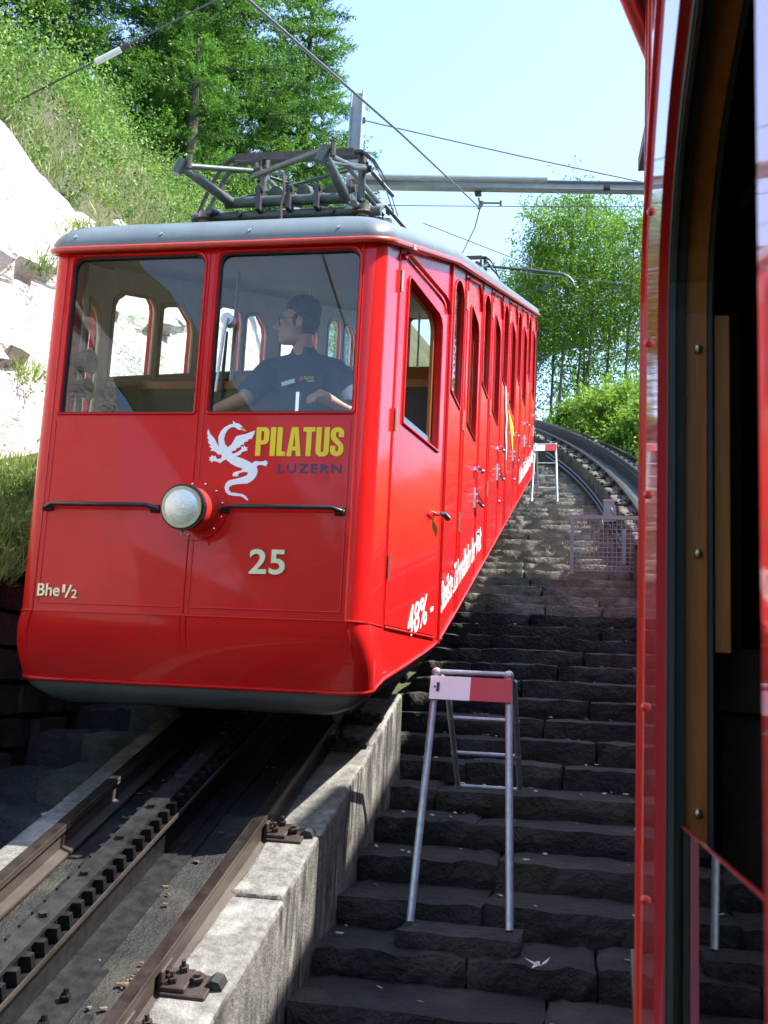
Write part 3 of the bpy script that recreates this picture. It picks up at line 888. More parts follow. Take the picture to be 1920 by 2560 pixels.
for sd in (1,):
    dtop = 2.50
    d0, d1 = .012, u_of(1.205)
    surr = panel('cab_side_panel', [(0, dtop + .006), (d1 + .005, dtop + .006), (d1 + .005, ZC), (CL, ZC), (CL, cabz(CL)), (0, cabz(0))], [], .03, cabm(sd, -.015), 'red', car)
    dr = panel('cab_door', [(d0, ZC + .012), (d1, ZC + .012), (d1, dtop), (d0, dtop)], [cw], .034, cabm(sd, -.012), 'red', car)
    cabdoors.append(dr)
    M0 = cabm(sd, 0.0)
    loc = lambda u, z, n: M0 @ Vector((u, z, n))
    lp = [loc(u, z, .008) for u, z in cw]; lp.append(lp[0])
    bead('window_bead', lp, .008, 'red', dr)
    panel('window_pane', [(u, z) for u, z in rrect(u_of(.455), 1.56, u_of(1.115), 1.67, .01)], [], .006, cabm(sd, -.02), 'glass', dr)
    panel('wood_frame', rrect(u_of(.43), 1.585, u_of(1.14), 2.44, .05), [rrect(u_of(.475), 1.61, u_of(1.085), 2.40, (.012, .012, .10, .04))], .02, cabm(sd, -.045), 'wood2', dr)
    bead('sill', [loc(u_of(.45), 1.606, .010), loc(u_of(1.12), 1.606, .010)], .007, 'red', dr)
    # curved drip rail over the door
    bead('drip_rail', [loc(u_of(.345), 2.46, .015), loc(u_of(.40), 2.508, .018), loc(u_of(1.10), 2.545, .018), loc(u_of(1.19), 2.535, .016), loc(u_of(1.235), 2.48, .014)], .013, 'red', surr)
    bead('door_bead', [loc(d0, ZC, .006), loc(d1, ZC, .006)], .006, 'red', surr)
    bead('corner_bead', [loc(CL, ZC - .03, .004), loc(CL, cabz(CL), .004)], .012, 'red', surr)
    for z in (2.27, 1.53, .78):
        MB().tube([loc(.008, z, .014), loc(.008, z + .12, .014)], .008, 6).build('hinge', 'brass', dr)
    h = MB().tube([loc(u_of(1.10), 1.24, 0), loc(u_of(1.10), 1.24, .045)], .013, 8).tube([loc(u_of(1.10), 1.24, .045), loc(u_of(1.14), 1.245, .055), loc(u_of(1.20), 1.23, .062)], [.012, .016, .017], 8)
    h.build('door_handle', 'chrome', dr, True)
    MB().tube([loc(u_of(.98), 1.235, .02), loc(u_of(1.10), 1.24, .025)], .005, 6).build('handle_rod', 'brass', dr)

# --- passenger compartments: shared meshes, one set per side
PITCH_Y = 1.672
def sidem(sd, out=0.0): return frame_m((sd * (WB + out), 0, 0), (0, 1, 0), (0, 0, 1), (sd, 0, 0))
def zb(y): return .106 + S * y
def zg(y): return ZR + S * y
proto = {}
fw_loop = []
fa, fb, f0 = 1.415, 1.868, 2.06
for p in rrect(fa, f0, fb, 2.74, (.01, .01, .001, .001), 2)[:6]: fw_loop.append(p)
for i in range(9):      # arched head that follows the roof line
    t = i / 8; y = fb - (fb - fa) * t
    fw_loop.append((y, 2.70 + .10 * math.sin(PI * min(max(t, .0), 1)) ** .6 + S * (y - fa) * .75))
dw_loop = rrect(2.205, 2.05, 2.70, 2.915, (.01, .01, .11, .045))
pa = [(Y1 + .002, zb(Y1)), (1.966, zb(1.966)), (1.966, zg(1.966)), (Y1 + .002, zg(Y1))]
da, dbb = 1.972, 2.822
pd = [(da, zb(da) + .012), (dbb, zb(dbb) + .012), (dbb, zg(2.5) - .09), (2.60, zg(2.5) - .06), (da, zg(da) - .03)]
pc = [(dbb + .006, zb(dbb)), (2.970, zb(2.97)), (2.970, zg(2.97)), (dbb + .006, zg(dbb))]
ph = [(da, zg(da) - .024), (2.60, zg(2.5) - .054), (dbb, zg(2.5) - .084), (dbb + .004, zg(dbb)), (da, zg(da))]
def grow(loop, d):
    cx = sum(p[0] for p in loop) / len(loop); cz = sum(p[1] for p in loop) / len(loop); out = []
    for p in loop:
        dx, dz = p[0] - cx, p[1] - cz; l = math.hypot(dx, dz); out.append((p[0] + dx / l * d, p[1] + dz / l * d))
    return out
LT1 = [(Y1 + .03, zb(Y1) + .25), (2.965, zb(2.965) + .25), (2.965, zg(2.965) - .02), (Y1 + .03, zg(Y1) - .02)]
for i in range(5):
    off = Vector((0, PITCH_Y * i, S * PITCH_Y * i))
    for sd in (1,):
        if i == 0:
            side = sidem(sd)
            W = lambda y, z, n: side @ Vector((y, z, n))
            a = panel('side_panel', pa, [fw_loop], .028, sidem(sd, -.014), 'red', car)
            a2 = panel('window_pane', grow(fw_loop, .004), [], .004, sidem(sd, -.016), 'glass2', a)
            a3 = bead('window_bead', [W(y, z, .004) for y, z in fw_loop + fw_loop[:1]], .007, 'red', a)
            a4 = bead('panel_bead', [W(Y1 + .04, zb(Y1) + .3, .002), W(Y1 + .04, zg(Y1) - .02, .002)], .006, 'red', a)
            a5 = bead('panel_bead', [W(1.955, zb(1.95) + .02, .003), W(1.955, zg(1.95) - .02, .003)], .006, 'red', a)
            a6 = panel('lining', LT1, [grow(fw_loop, .004), grow(dw_loop, .004)], .012, sidem(sd, -.045), 'cream', a)
            d = panel('door', pd, [dw_loop], .032, sidem(sd, -.008), 'red', car)
            ch = [MB(), ]
            d3 = bead('window_bead', [W(y, z, .012) for y, z in dw_loop + dw_loop[:1]], .007, 'red', d)
            d4 = bead('drip_rail', [W(2.02, zg(2.02) - .06, .014), W(2.58, zg(2.5) - .035, .018), W(2.76, zg(2.5) - .07, .018), W(2.81, zg(2.5) - .16, .014)], .012, 'red', d)
            d5 = bead('door_bead', [W(2.03, zb(2.03) + .03, .010), W(2.03, zg(2.0) - .06, .010)], .005, 'red', d)
            d6 = panel('wood_frame', grow(dw_loop, .03), [grow(dw_loop, -.02)], .02, sidem(sd, -.04), 'wood2', d)
            for z in (2.78, 1.95, 1.27):
                hb = MB(); hb.tube([W(1.967, z, .012), W(1.967, z + .13, .012)], .008, 6); hb.obox(W(1.980, z + .065, .012), (.005 * sd, 0, 0), (0, .016, 0), (0, 0, .065))
                hb.build('hinge', 'brass', d)
            d8 = bead('seam_line', [W(da - .003, zb(da), -.002), W(da - .003, zg(da) - .05, -.002)], .003, 'rubber', d)
            hd = MB()
            hd.obox(W(2.81, 1.86, .012), (.006 * sd, 0, 0), (0, .05, 0), (0, 0, .014)); hd.tube([W(2.70, 1.86, .045), W(2.92, 1.862, .045)], [.008, .010], 8)
            hd.tube([W(2.81, 1.86, .0), W(2.81, 1.86, .05)], .012, 8); hd.sphere(W(2.93, 1.875, .05), .017, 4)
            d9 = hd.build('handle', 'chrome', d, True)
            lk = MB()
            lk.obox(W(2.85, 1.655, .010), (.006 * sd, 0, 0), (0, .022, 0), (0, 0, .075)); lk.obox(W(2.895, 1.655, .010), (.006 * sd, 0, 0), (0, .016, 0), (0, 0, .075))
            lk.tube([W(2.77, 1.672, .03), W(2.96, 1.672, .03)], .009, 6); lk.tube([W(2.76, 1.618, .035), W(2.99, 1.622, .045)], [.009, .013], 8); lk.sphere(W(2.99, 1.622, .05), .016, 4)
            d10 = lk.build('latch', 'chrome', d, True)
            e = panel('post_panel', pc, [], .028, sidem(sd, -.014), 'red', car)
            e2 = bead('panel_bead', [W(2.962, zb(2.96) + .02, .002), W(2.962, zg(2.96) - .02, .002)], .006, 'red', e)
            e3 = panel('head_panel', ph, [], .024, sidem(sd, -.015), 'red', car)
            e4 = bead('floor_bead', [W(2.95, 1.735, .001), W(2.98, 1.735, .001), W(4.30, 1.735, .001)], .004, 'red', e)
            e5 = MB().sphere(W(3.06, 1.43, .008), .018, 4).build('floor_bolt', 'chrome', e, True)
            proto[sd] = (a, d, e, e3)
        else:
            for r_ in proto[sd]:
                c = clone(r_, car, off)
                for k in r_.children:
                    if k.name.startswith('floor_bead') and i == 4: continue
                    clone(k, c, off)
# left side: windows that follow the gradient, wooden dado below
YL = .90
hr_ = lambda y, q: trk(y) + q
def slope_loop(y0, y1, h0, h1, cut):
    out = [(y0, hr_(y0, h0)), (y1, hr_(y1, h0))]
    if cut: out += [(y1, hr_(y1, h1 - .17)), (y1 - .03, hr_(y1, h1 - .12)), (y1 - .22, hr_(y1 - .22, h1 - .005)), (y1 - .27, hr_(y1 - .27, h1)), (y0 + .04, hr_(y0, h1)), (y0, hr_(y0, h1 - .03))]
    else: out += [(y1, hr_(y1, h1 - .09)), (y1 - .02, hr_(y1, h1 - .05)), (y1 - .08, hr_(y1 - .08, h1)), (y0 + .12, hr_(y0 + .12, h1 + .01)), (y0 + .03, hr_(y0, h1 - .02)), (y0, hr_(y0, h1 - .07))]
    return out
wa = slope_loop(YL + .04, YL + .62, 2.08, 2.60, False); wb_ = slope_loop(YL + .745, YL + 1.28, 2.08, 2.57, True)
lp_ = [(YL, zb(YL)), (YL + PITCH_Y, zb(YL + PITCH_Y)), (YL + PITCH_Y, zg(YL + PITCH_Y)), (YL, zg(YL))]
sm1 = sidem(-1, -.014)
q0 = panel('side_panel', lp_, [grow(wa, .035), grow(wb_, .035)], .028, sm1, 'red', car)
panel('window_pane', grow(wa, .039), [], .004, sidem(-1, -.016), 'glass', q0)
panel('window_pane', grow(wb_, .039), [], .004, sidem(-1, -.016), 'glass', q0)
panel('lining', [(YL, hr_(YL, .9)), (YL + PITCH_Y, hr_(YL + PITCH_Y, .9)), (YL + PITCH_Y, zg(YL + PITCH_Y) - .01), (YL, zg(YL) - .01)], [wa, wb_], .012, sidem(-1, -.045), 'cream', q0)
for w_ in (wa, wb_): panel('wood_frame', grow(w_, .035), [grow(w_, -.004)], .012, sidem(-1, -.058), 'wood2', q0)
panel('wood_dado', [(YL, hr_(YL, .9)), (YL + PITCH_Y, hr_(YL + PITCH_Y, .9)), (YL + PITCH_Y, hr_(YL + PITCH_Y, 2.02)), (YL, hr_(YL, 2.02))], [], .012, sidem(-1, -.060), 'woodd', q0)
MB().obox((-WB + .075, YL + PITCH_Y / 2, hr_(YL + PITCH_Y / 2, 2.035)), (.022, 0, 0), (0, PITCH_Y / 2, S * PITCH_Y / 2), (0, 0, .018)).build('ledge', 'wood2', q0)
for i in range(1, 5):
    off = Vector((0, PITCH_Y * i, S * PITCH_Y * i)); q1_ = clone(q0, car, off)
    for k in q0.children: clone(k, q1_, off)
ye = YL + 5 * PITCH_Y
panel('side_panel', [(ye, zb(ye)), (Y2, zb(Y2)), (Y2, zg(Y2)), (ye, zg(ye))], [], .028, sm1, 'red', car)
# a yellow pennant and white streak painted on the side
panel('yellow_pennant', [(5.42, 3.03), (6.10, 3.02), (6.08, 2.74)], [], .003, sidem(1, .0115), 'yellow', car)
panel('white_streak', [(5.06, 3.16), (5.20, 3.12), (5.24, 2.98), (5.33, 2.92), (5.29, 2.76), (5.39, 2.64), (5.33, 2.44), (5.28, 2.60), (5.17, 2.72), (5.21, 2.85), (5.10, 2.98)], [], .003, sidem(1, .0115), 'white', car)
# slogan along the sill, sloping with the car
def slopem(y0, z0, x, dx): return frame_m((x, y0, z0), Vector((dx, 1, S)), (0, 0, 1), (1, 0, 0))
tx = dict(off=.004, thick=.002)
place_text('slogan', '48% -', 0.0, .46, 0, .165, slopem(.70, .505, .9625, .132), 'white', car, **tx)
place_text('slogan', 'Steilste Zahnradbahn der Welt', 0, 2.02, 0, .185, slopem(1.30, trk(1.30) + .63, WB + .0115, 0), 'white', car, **tx)
place_text('slogan', 'Steilste Zahnradbahn der Welt', 0, 2.5, 0, .185, slopem(7.05, trk(7.05) + .66, WB + .0115, 0), 'white', car, **tx)
# --- rear end and inside
RO = S * Y2
rw = [[(p[0], p[1] + RO) for p in lp] for lp in (WL, WR)]
rp = panel('rear_panel', [(-WB, RO + .106), (WB, RO + .106), (WB, RO + ZR), (-WB, RO + ZR)], rw, .03, FRONT(Y2 - .015), 'red', car)
panel('rear_lining', [(-.99, RO + .3), (.99, RO + .3), (.99, RO + ZR - .03), (-.99, RO + ZR - .03)], rw, .012, FRONT(Y2 - .04), 'cream', rp)
for lp in rw: panel('rear_window', lp, [], .004, FRONT(Y2 - .01), 'glass', rp)
MB().sbox(-1.0, 1.0, 1.25, Y2 - .05, .20, .26, lambda y: S * y).sbox(-.80, .80, .40, 1.25, .25, .30, lambda y: S * y * .6).build('floor', 'woodd', car)
MB().sbox(-.97, .97, .36, Y2 - .05, 2.40, 2.425, lambda y: S * y).build('ceiling', 'ceil', car)
for i in range(6):
    y = 1.34 + PITCH_Y * i
    if i == 5: y = Y2 - .2
    zf = .26 + S * y
    b = MB().box(-.985, .985, y, y + .03, zf, zf + 1.36)
    sp = b.build('seat_partition', 'woodd', car)
    MB().box(-.985, .985, y - .01, y + .045, zf + 1.36, zf + 1.41).build('partition_rail', 'wood2', sp)
    if i < 5:
        st = MB().box(-.97, .97, y + .04, y + .50, zf + .38, zf + .50).box(-.97, .97, y + .035, y + .10, zf + .5, zf + 1.1)
        st.build('seat', 'seat', sp)
    for xx in (-.35, .66):
        MB().cyl((xx, y + .01, zf + 1.4), (xx, y + .01, ZR + S * y), .014, n=8).build('grab_pole', 'ceil', sp)
# cab lining and console
cl_h = rrect(.10, 1.60, .34, 2.30, (.01, .01, .14, .01))
dz_ = lambda u: ZR + S * (A2.y + CDL.y * u)
cp = panel('cab_side_panel', [(0, ZC), (CLL, ZC), (CLL, dz_(CLL)), (0, dz_(0))], [grow(cl_h, .035)], .028, cabm(-1, -.014), 'red', car)
panel('cab_lining', [(.02, .62), (CLL, .62), (CLL, dz_(CLL) - .03), (.02, dz_(0) - .03)], [cl_h], .01, cabm(-1, -.05), 'cream', cp)
panel('wood_frame', grow(cl_h, .035), [grow(cl_h, -.005)], .012, cabm(-1, -.062), 'wood2', cp)
panel('window_pane', grow(cl_h, .039), [], .004, cabm(-1, -.016), 'glass', cp)
for sd in (1,):
    panel('cab_lining', [(.02, .62), (CL - .02, .62), (CL - .02, cabz(CL) - .03), (.02, cabz(0) - .03)], [grow(cw, .02)], .01, cabm(sd, -.062), 'cream', car)
    panel('wood_dado', [(.03, .6), (CL - .03, .6), (CL - .03, 1.56), (.03, 1.56)], [], .014, cabm(sd, -.074), 'wood2', car)
cs = MB().box(-.74, .74, .10, .34, .6, 1.50)
con = cs.build('console', 'woodd', car); bevel(con, .02, 2)
MB().ring((-.19, .44, 1.565), (0, -.35, 1), .15, .013, 28, 8).build('hand_wheel', 'brass', con, True)
MB().cyl((-.19, .40, 1.40), (-.19, .44, 1.565), .02).build('wheel_shaft', 'black', con)
MB().cyl((.438, .20, 1.45), (.438, .20, 1.70), .014, n=10).build('lever', 'chrome', con, True)
for zz_, r0_ in ((1.93, .058), (1.775, .050)):
    MB().cyl((-.89, .36, zz_), (-.79, .36, zz_), r0_, n=16).cyl((-.895, .36, zz_), (-.885, .36, zz_), r0_ + .014, n=16).cyl((-.80, .36, zz_), (-.79, .36, zz_), r0_ + .012, n=16).build('gauge_drum', 'rubber', con)
# underframe and wheels
uf = MB().sbox(-.80, .80, .45, Y2 - .1, .0, .14, lambda y: S * y)
unf = uf.build('underframe', 'black', car)
MB().sbox(-.84, .84, .9, Y2 - .3, -.10, .02, lambda y: S * y).sbox(-.34, .34, 1.6, Y2 - .4, -.22, -.08, lambda y: S * y).build('dark_filler', 'black', unf)  # black boxes added to keep the gap under the car dark
for y in (1.3, 8.2):
    for sd in (1, -1):
        z = trk(y) + .22
        MB().cyl((sd * .40, y, z), (sd * .47, y, z), .24, n=24).cyl((sd * .47, y, z), (sd * .485, y, z), .10, n=12).build('wheel', 'clamp', unf, True)
    MB().cyl((-.4, y, trk(y) + .22), (.4, y, trk(y) + .22), .05).build('axle', 'black', unf)
    MB().sbox(-.62, .62, y - .35, y + .35, .16, .42).build('bogie', 'black', unf)
# --- roof with rolled edges
def roof_outline(d):
    pts = []
    fx = .80 - d * .9; fy = -.035 + d
    for i in range(9): pts.append((fx * i / 8, fy))
    for i in range(1, 7):
        a = .5 * PI * i / 6
        pts.append((fx + (.915 - d - fx) * math.sin(a), fy + (.13 + .03) * (1 - math.cos(a))))
    for t in (.33, .66, 1): pts.append((.935 - d + (WB + .03 - .935) * t, .285 + d * .4 + (Y1 - .285 - d * .4) * t))
    for y in (2.2, 3.5, 5, 6.5, 8): pts.append((WB + .03 - d, y))
    pts.append((WB + .03 - d, Y2 + .03 - d)); pts.append((0, Y2 + .03 - d))
    return pts
PR = [(0.0, .008), (-.004, .03), (.004, .058), (.022, .086), (.055, .112), (.11, .133), (.20, .150), (.42, .172), (.70, .190)]
for_rows = {1: [], -1: []}
rb = MB()
for sd in (1, -1):
    rows = []
    for d, hh in PR:
        rows.append([(sd * x, y, ZR + S * y + hh) for x, y in roof_outline(d)])
    rows.append([(0, min(max(y, .75), Y2 - .7), ZR + S * min(max(y, .75), Y2 - .7) + .198) for x, y in roof_outline(.7)])
    rb.grid(rows)
roof = rb.build('roof', 'roof', car, True, 70)
for sd in (1, -1):
    o_ = roof_outline(-.004)[:-1]
    MB().tube([(sd * x, y, ZR + S * y - .004) for x, y in o_], .017, 8).build('gutter', 'gutter', roof, True, 60)
for x in (-.74, -.27, .20, .66): MB().sphere((x, -.034, ZR + .055), .008, 4).build('rivet', 'chrome', roof)
for i in range(30):
    x = -.72 + 1.46 * i / 29
    MB().sphere((x, .215, ZR + S * .215 + .152), .005, 3).build('rivet', 'roof', roof)
# --- head lamp
hl = adopt(empty('headlight', (.03, 0, 1.056)), car)
hc = Vector((.03, 0, 1.056)); ha = Vector((0, -1, -.10)).normalized()
MB().cyl(hc + Vector((0, .01, 0)), hc + Vector((0, -.008, 0)), .148, n=40).build('flange', 'red', hl, True)
MB().tube([hc, hc + ha * .17], [.108, .104], 36).build('barrel', 'redlens', hl, True)
MB().tube([hc + ha * .165, hc + ha * .20], [.109, .109], 36).build('rim', 'black', hl, True)
MB().tube([hc + ha * .195, hc + ha * .212], [.102, .098], 36).build('bezel', 'chrome', hl, True)
ln = MB(); rows = []
q1 = Vector((1, 0, 0)); q2 = ha.cross(q1)
for i in range(8):
    t = i / 7
    rows.append([hc + ha * (.208 + .016 * (1 - t * t)) + (q1 * math.cos(2 * PI * k / 32) + q2 * math.sin(2 * PI * k / 32)) * .094 * max(t, .002) for k in range(32)])
ln.grid(rows, True); ln.build('lens', 'lens', hl, True)
lab = MB().obox(hc + ha * .2265 + Vector((.0, 0, .0)), q1 * .016, q2 * .009, ha * .001); lab.build('lens_mark', 'white', hl)
for i in range(12):
    a = 2 * PI * (i + .5) / 12
    MB().sphere(hc + Vector((math.cos(a) * .130, -.009, math.sin(a) * .130)), .007, 4).build('flange_bolt', 'chrome', hl, True)
MB().tube([hc + ha * .17 + Vector((0, 0, -.105)), hc + ha * .19 + Vector((0, 0, -.125))], .008, 6).build('clip', 'brass', hl)
# --- grab bars
for xa, xb in ((-.792, -.150), (.132, .776)):
    b = MB().tube([(xa + .02, -.012, 1.056), (xa + .07, -.050, 1.070), (xb - .07, -.050, 1.070), (xb - .02, -.012, 1.056)], .0115, 8)
    gb = b.build('grab_bar', 'black', car, True, 60)
    for x0, x1 in ((xa, xa + .075), (xb - .075, xb)):
        MB().tube([(x0 + .015, -.008, 1.058), (x1 - .015, -.008, 1.058)], .019, 10).build('bracket', 'black', gb, True)
# --- lettering and emblem on the front
LM = FRONT(-.0015)
def stroke_poly(cl, hw):
    L_, R_ = [], []
    for i, p in enumerate(cl):
        a_ = Vector(cl[max(i - 1, 0)]); b_ = Vector(cl[min(i + 1, len(cl) - 1)]); t_ = (b_ - a_).normalized(); n_ = Vector((-t_.y, t_.x))
        L_.append(tuple(Vector(p) + n_ * hw)); R_.append(tuple(Vector(p) - n_ * hw))
    return L_ + R_[::-1]
def arcp(cx, cy, rx, ry, a0, a1, n=6): return [(cx + rx * math.cos(R(a0 + (a1 - a0) * i / n)), cy + ry * math.sin(R(a0 + (a1 - a0) * i / n))) for i in range(n + 1)]
GL = {'P': (.43, [[(0, 0), (.165, 0), (.165, .40)] + arcp(.25, .57, .175, .17, -90, 0) + arcp(.25, .85, .175, .15, 0, 90) + [(0, 1)]], [[(.165, .53), (.225, .53), (.255, .57), (.255, .83), (.225, .87), (.165, .87)]]),
      'I': (.175, [[(0, 0), (.17, 0), (.17, 1), (0, 1)]], []),
      'L': (.29, [[(0, 0), (.285, 0), (.285, .15), (.165, .15), (.165, 1), (0, 1)]], []),
      'A': (.46, [[(0, 0), (.155, 0), (.175, .19), (.285, .19), (.305, 0), (.46, 0), (.335, 1), (.125, 1)]], [[(.190, .33), (.270, .33), (.230, .80)]]),
      'T': (.385, [[(.11, 0), (.275, 0), (.275, .85), (.385, .85), (.385, 1), (0, 1), (0, .85), (.11, .85)]], []),
      'U': (.42, [[(0, 1)] + arcp(.17, .17, .17, .18, 180, 270) + arcp(.25, .17, .17, .18, 270, 360) + [(.42, 1), (.257, 1), (.257, .2)] + arcp(.21, .19, .047, .06, 0, -180) + [(.163, 1)]], []),
      'S': (.42, [stroke_poly([(.338, .66), (.338, .80)] + arcp(.21, .80, .128, .12, 10, 170, 8) + [(.082, .72), (.10, .62), (.17, .54), (.25, .46), (.32, .38), (.338, .28)] + arcp(.21, .205, .128, .125, -10, -170, 8) + [(.082, .20), (.082, .36)], .082)], [])}
xk = 0.0
for ch_ in 'PILATUS':
    w_, outs, hols = GL[ch_]
    sx, sz = .437 / 2.83, .142
    mp_ = lambda q: (.300 + (xk + q[0]) * sx, 1.326 + q[1] * sz)
    me = poly_mesh([[mp_(q) for q in o_] for o_ in outs], [[mp_(q) for q in h_] for h_ in hols], .003); me.transform(LM); link('lettering', me, 'yellow', car)
    xk += w_ + .042
place_text('lettering', 'LUZERN', .418, .733, 1.244, 1.288, LM, 'blue', car, off=.014, thick=.003, spacing=1.25)
place_text('number', '25', .310, .487, .752, .872, FRONT(-.004), 'numeral', car, off=.022, thick=.010, spacing=1.06)
CMK = FRONT(-.004)
place_text('class_mark', 'Bhe', -.770, -.650, .616, .678, CMK, 'numeral', car, off=.016, thick=.008)
place_text('class_mark', '1', -.637, -.622, .636, .675, CMK, 'numeral', car, off=.012, thick=.008)
place_text('class_mark', '/', -.622, -.586, .612, .674, CMK, 'numeral', car, off=.014, thick=.008)
place_text('class_mark', '2', -.588, -.558, .610, .652, CMK, 'numeral', car, off=.012, thick=.008)
DR = [(527,175),(548,197),(580,205),(615,235),(590,240),(605,262),(575,258),(545,235),(520,232),(490,250),(465,290),(455,340),(465,380),(490,412),(520,390),(545,345),(560,315),(590,308),(640,300),(690,280),(718,270),(712,300),(690,345),(665,345),(660,365),(630,370),(625,395),(600,395),(595,415),(570,420),(560,440),(535,445),(522,460),(540,470),(580,455),(610,430),(605,405),(625,415),(632,400),(640,415),(662,420),(650,430),(662,442),(640,450),(615,455),(600,480),(565,495),(620,515),(660,535),(700,560),(730,540),(770,548),(800,545),(812,535),(820,548),(833,545),(826,560),(833,570),(820,575),(822,590),(805,585),(780,575),(745,580),(740,590),(750,630),(740,670),(715,705),(670,735),(600,738),(540,745),(515,765),(512,790),(530,810),(580,818),(630,828),(660,850),(678,880),(668,885),(640,860),(610,845),(560,842),(510,830),(485,805),(475,765),(485,730),(510,705),(560,695),(620,680),(660,665),(672,640),(640,632),(600,640),(585,655),(590,672),(575,665),(565,678),(558,663),(545,672),(538,655),(550,635),(575,628),(610,622),(625,603),(600,595),(560,580),(520,555),(480,520),(455,530),(430,550),(400,535),(370,530),(355,545),(350,525),(332,525),(345,508),(332,495),(352,492),(360,478),(375,490),(390,482),(395,500),(400,512),(430,512),(442,495),(440,475),(420,470),(415,478),(395,455),(375,440),(345,440),(350,425),(360,425),(335,402),(330,395),(350,392),(325,370),(318,350),(330,350),(315,325),(312,310),(322,312),(310,280),(318,242),(335,285),(370,325),(395,370),(415,410),(410,360),(408,320),(425,270),(455,235),(500,210),(530,205)]
def emb(p): return (-.1335 + p[0] * .000600 + (p[1] - 500) * .0000225, 1.5995 - p[1] * .000562 + .00002 * (p[0] - 500))
panel('emblem', [emb(p) for p in DR], [], .003, LM, 'white', car)
panel('emblem_flame', [emb(p) for p in ((596, 243), (615, 245), (648, 268), (638, 276), (622, 272), (606, 266))], [], .003, LM, 'orange', car)
# --- wiper
wp = MB().cyl((.115, .024, 2.015), (.115, -.03, 2.015), .032, n=20)
wip = wp.build('wiper', 'ceil', car, True)
MB().tube([(.115, -.035, 2.015), (.108, -.045, 1.93), (.085, -.03, 1.64)], [.014, .010, .007], 8).build('wiper_arm', 'steel', wip, True)
MB().tube([(.118, -.02, 1.95), (.11, -.012, 1.78), (.098, .018, 1.62)], [.006, .009, .007], 6).build('wiper_blade', 'rubber', wip, True)

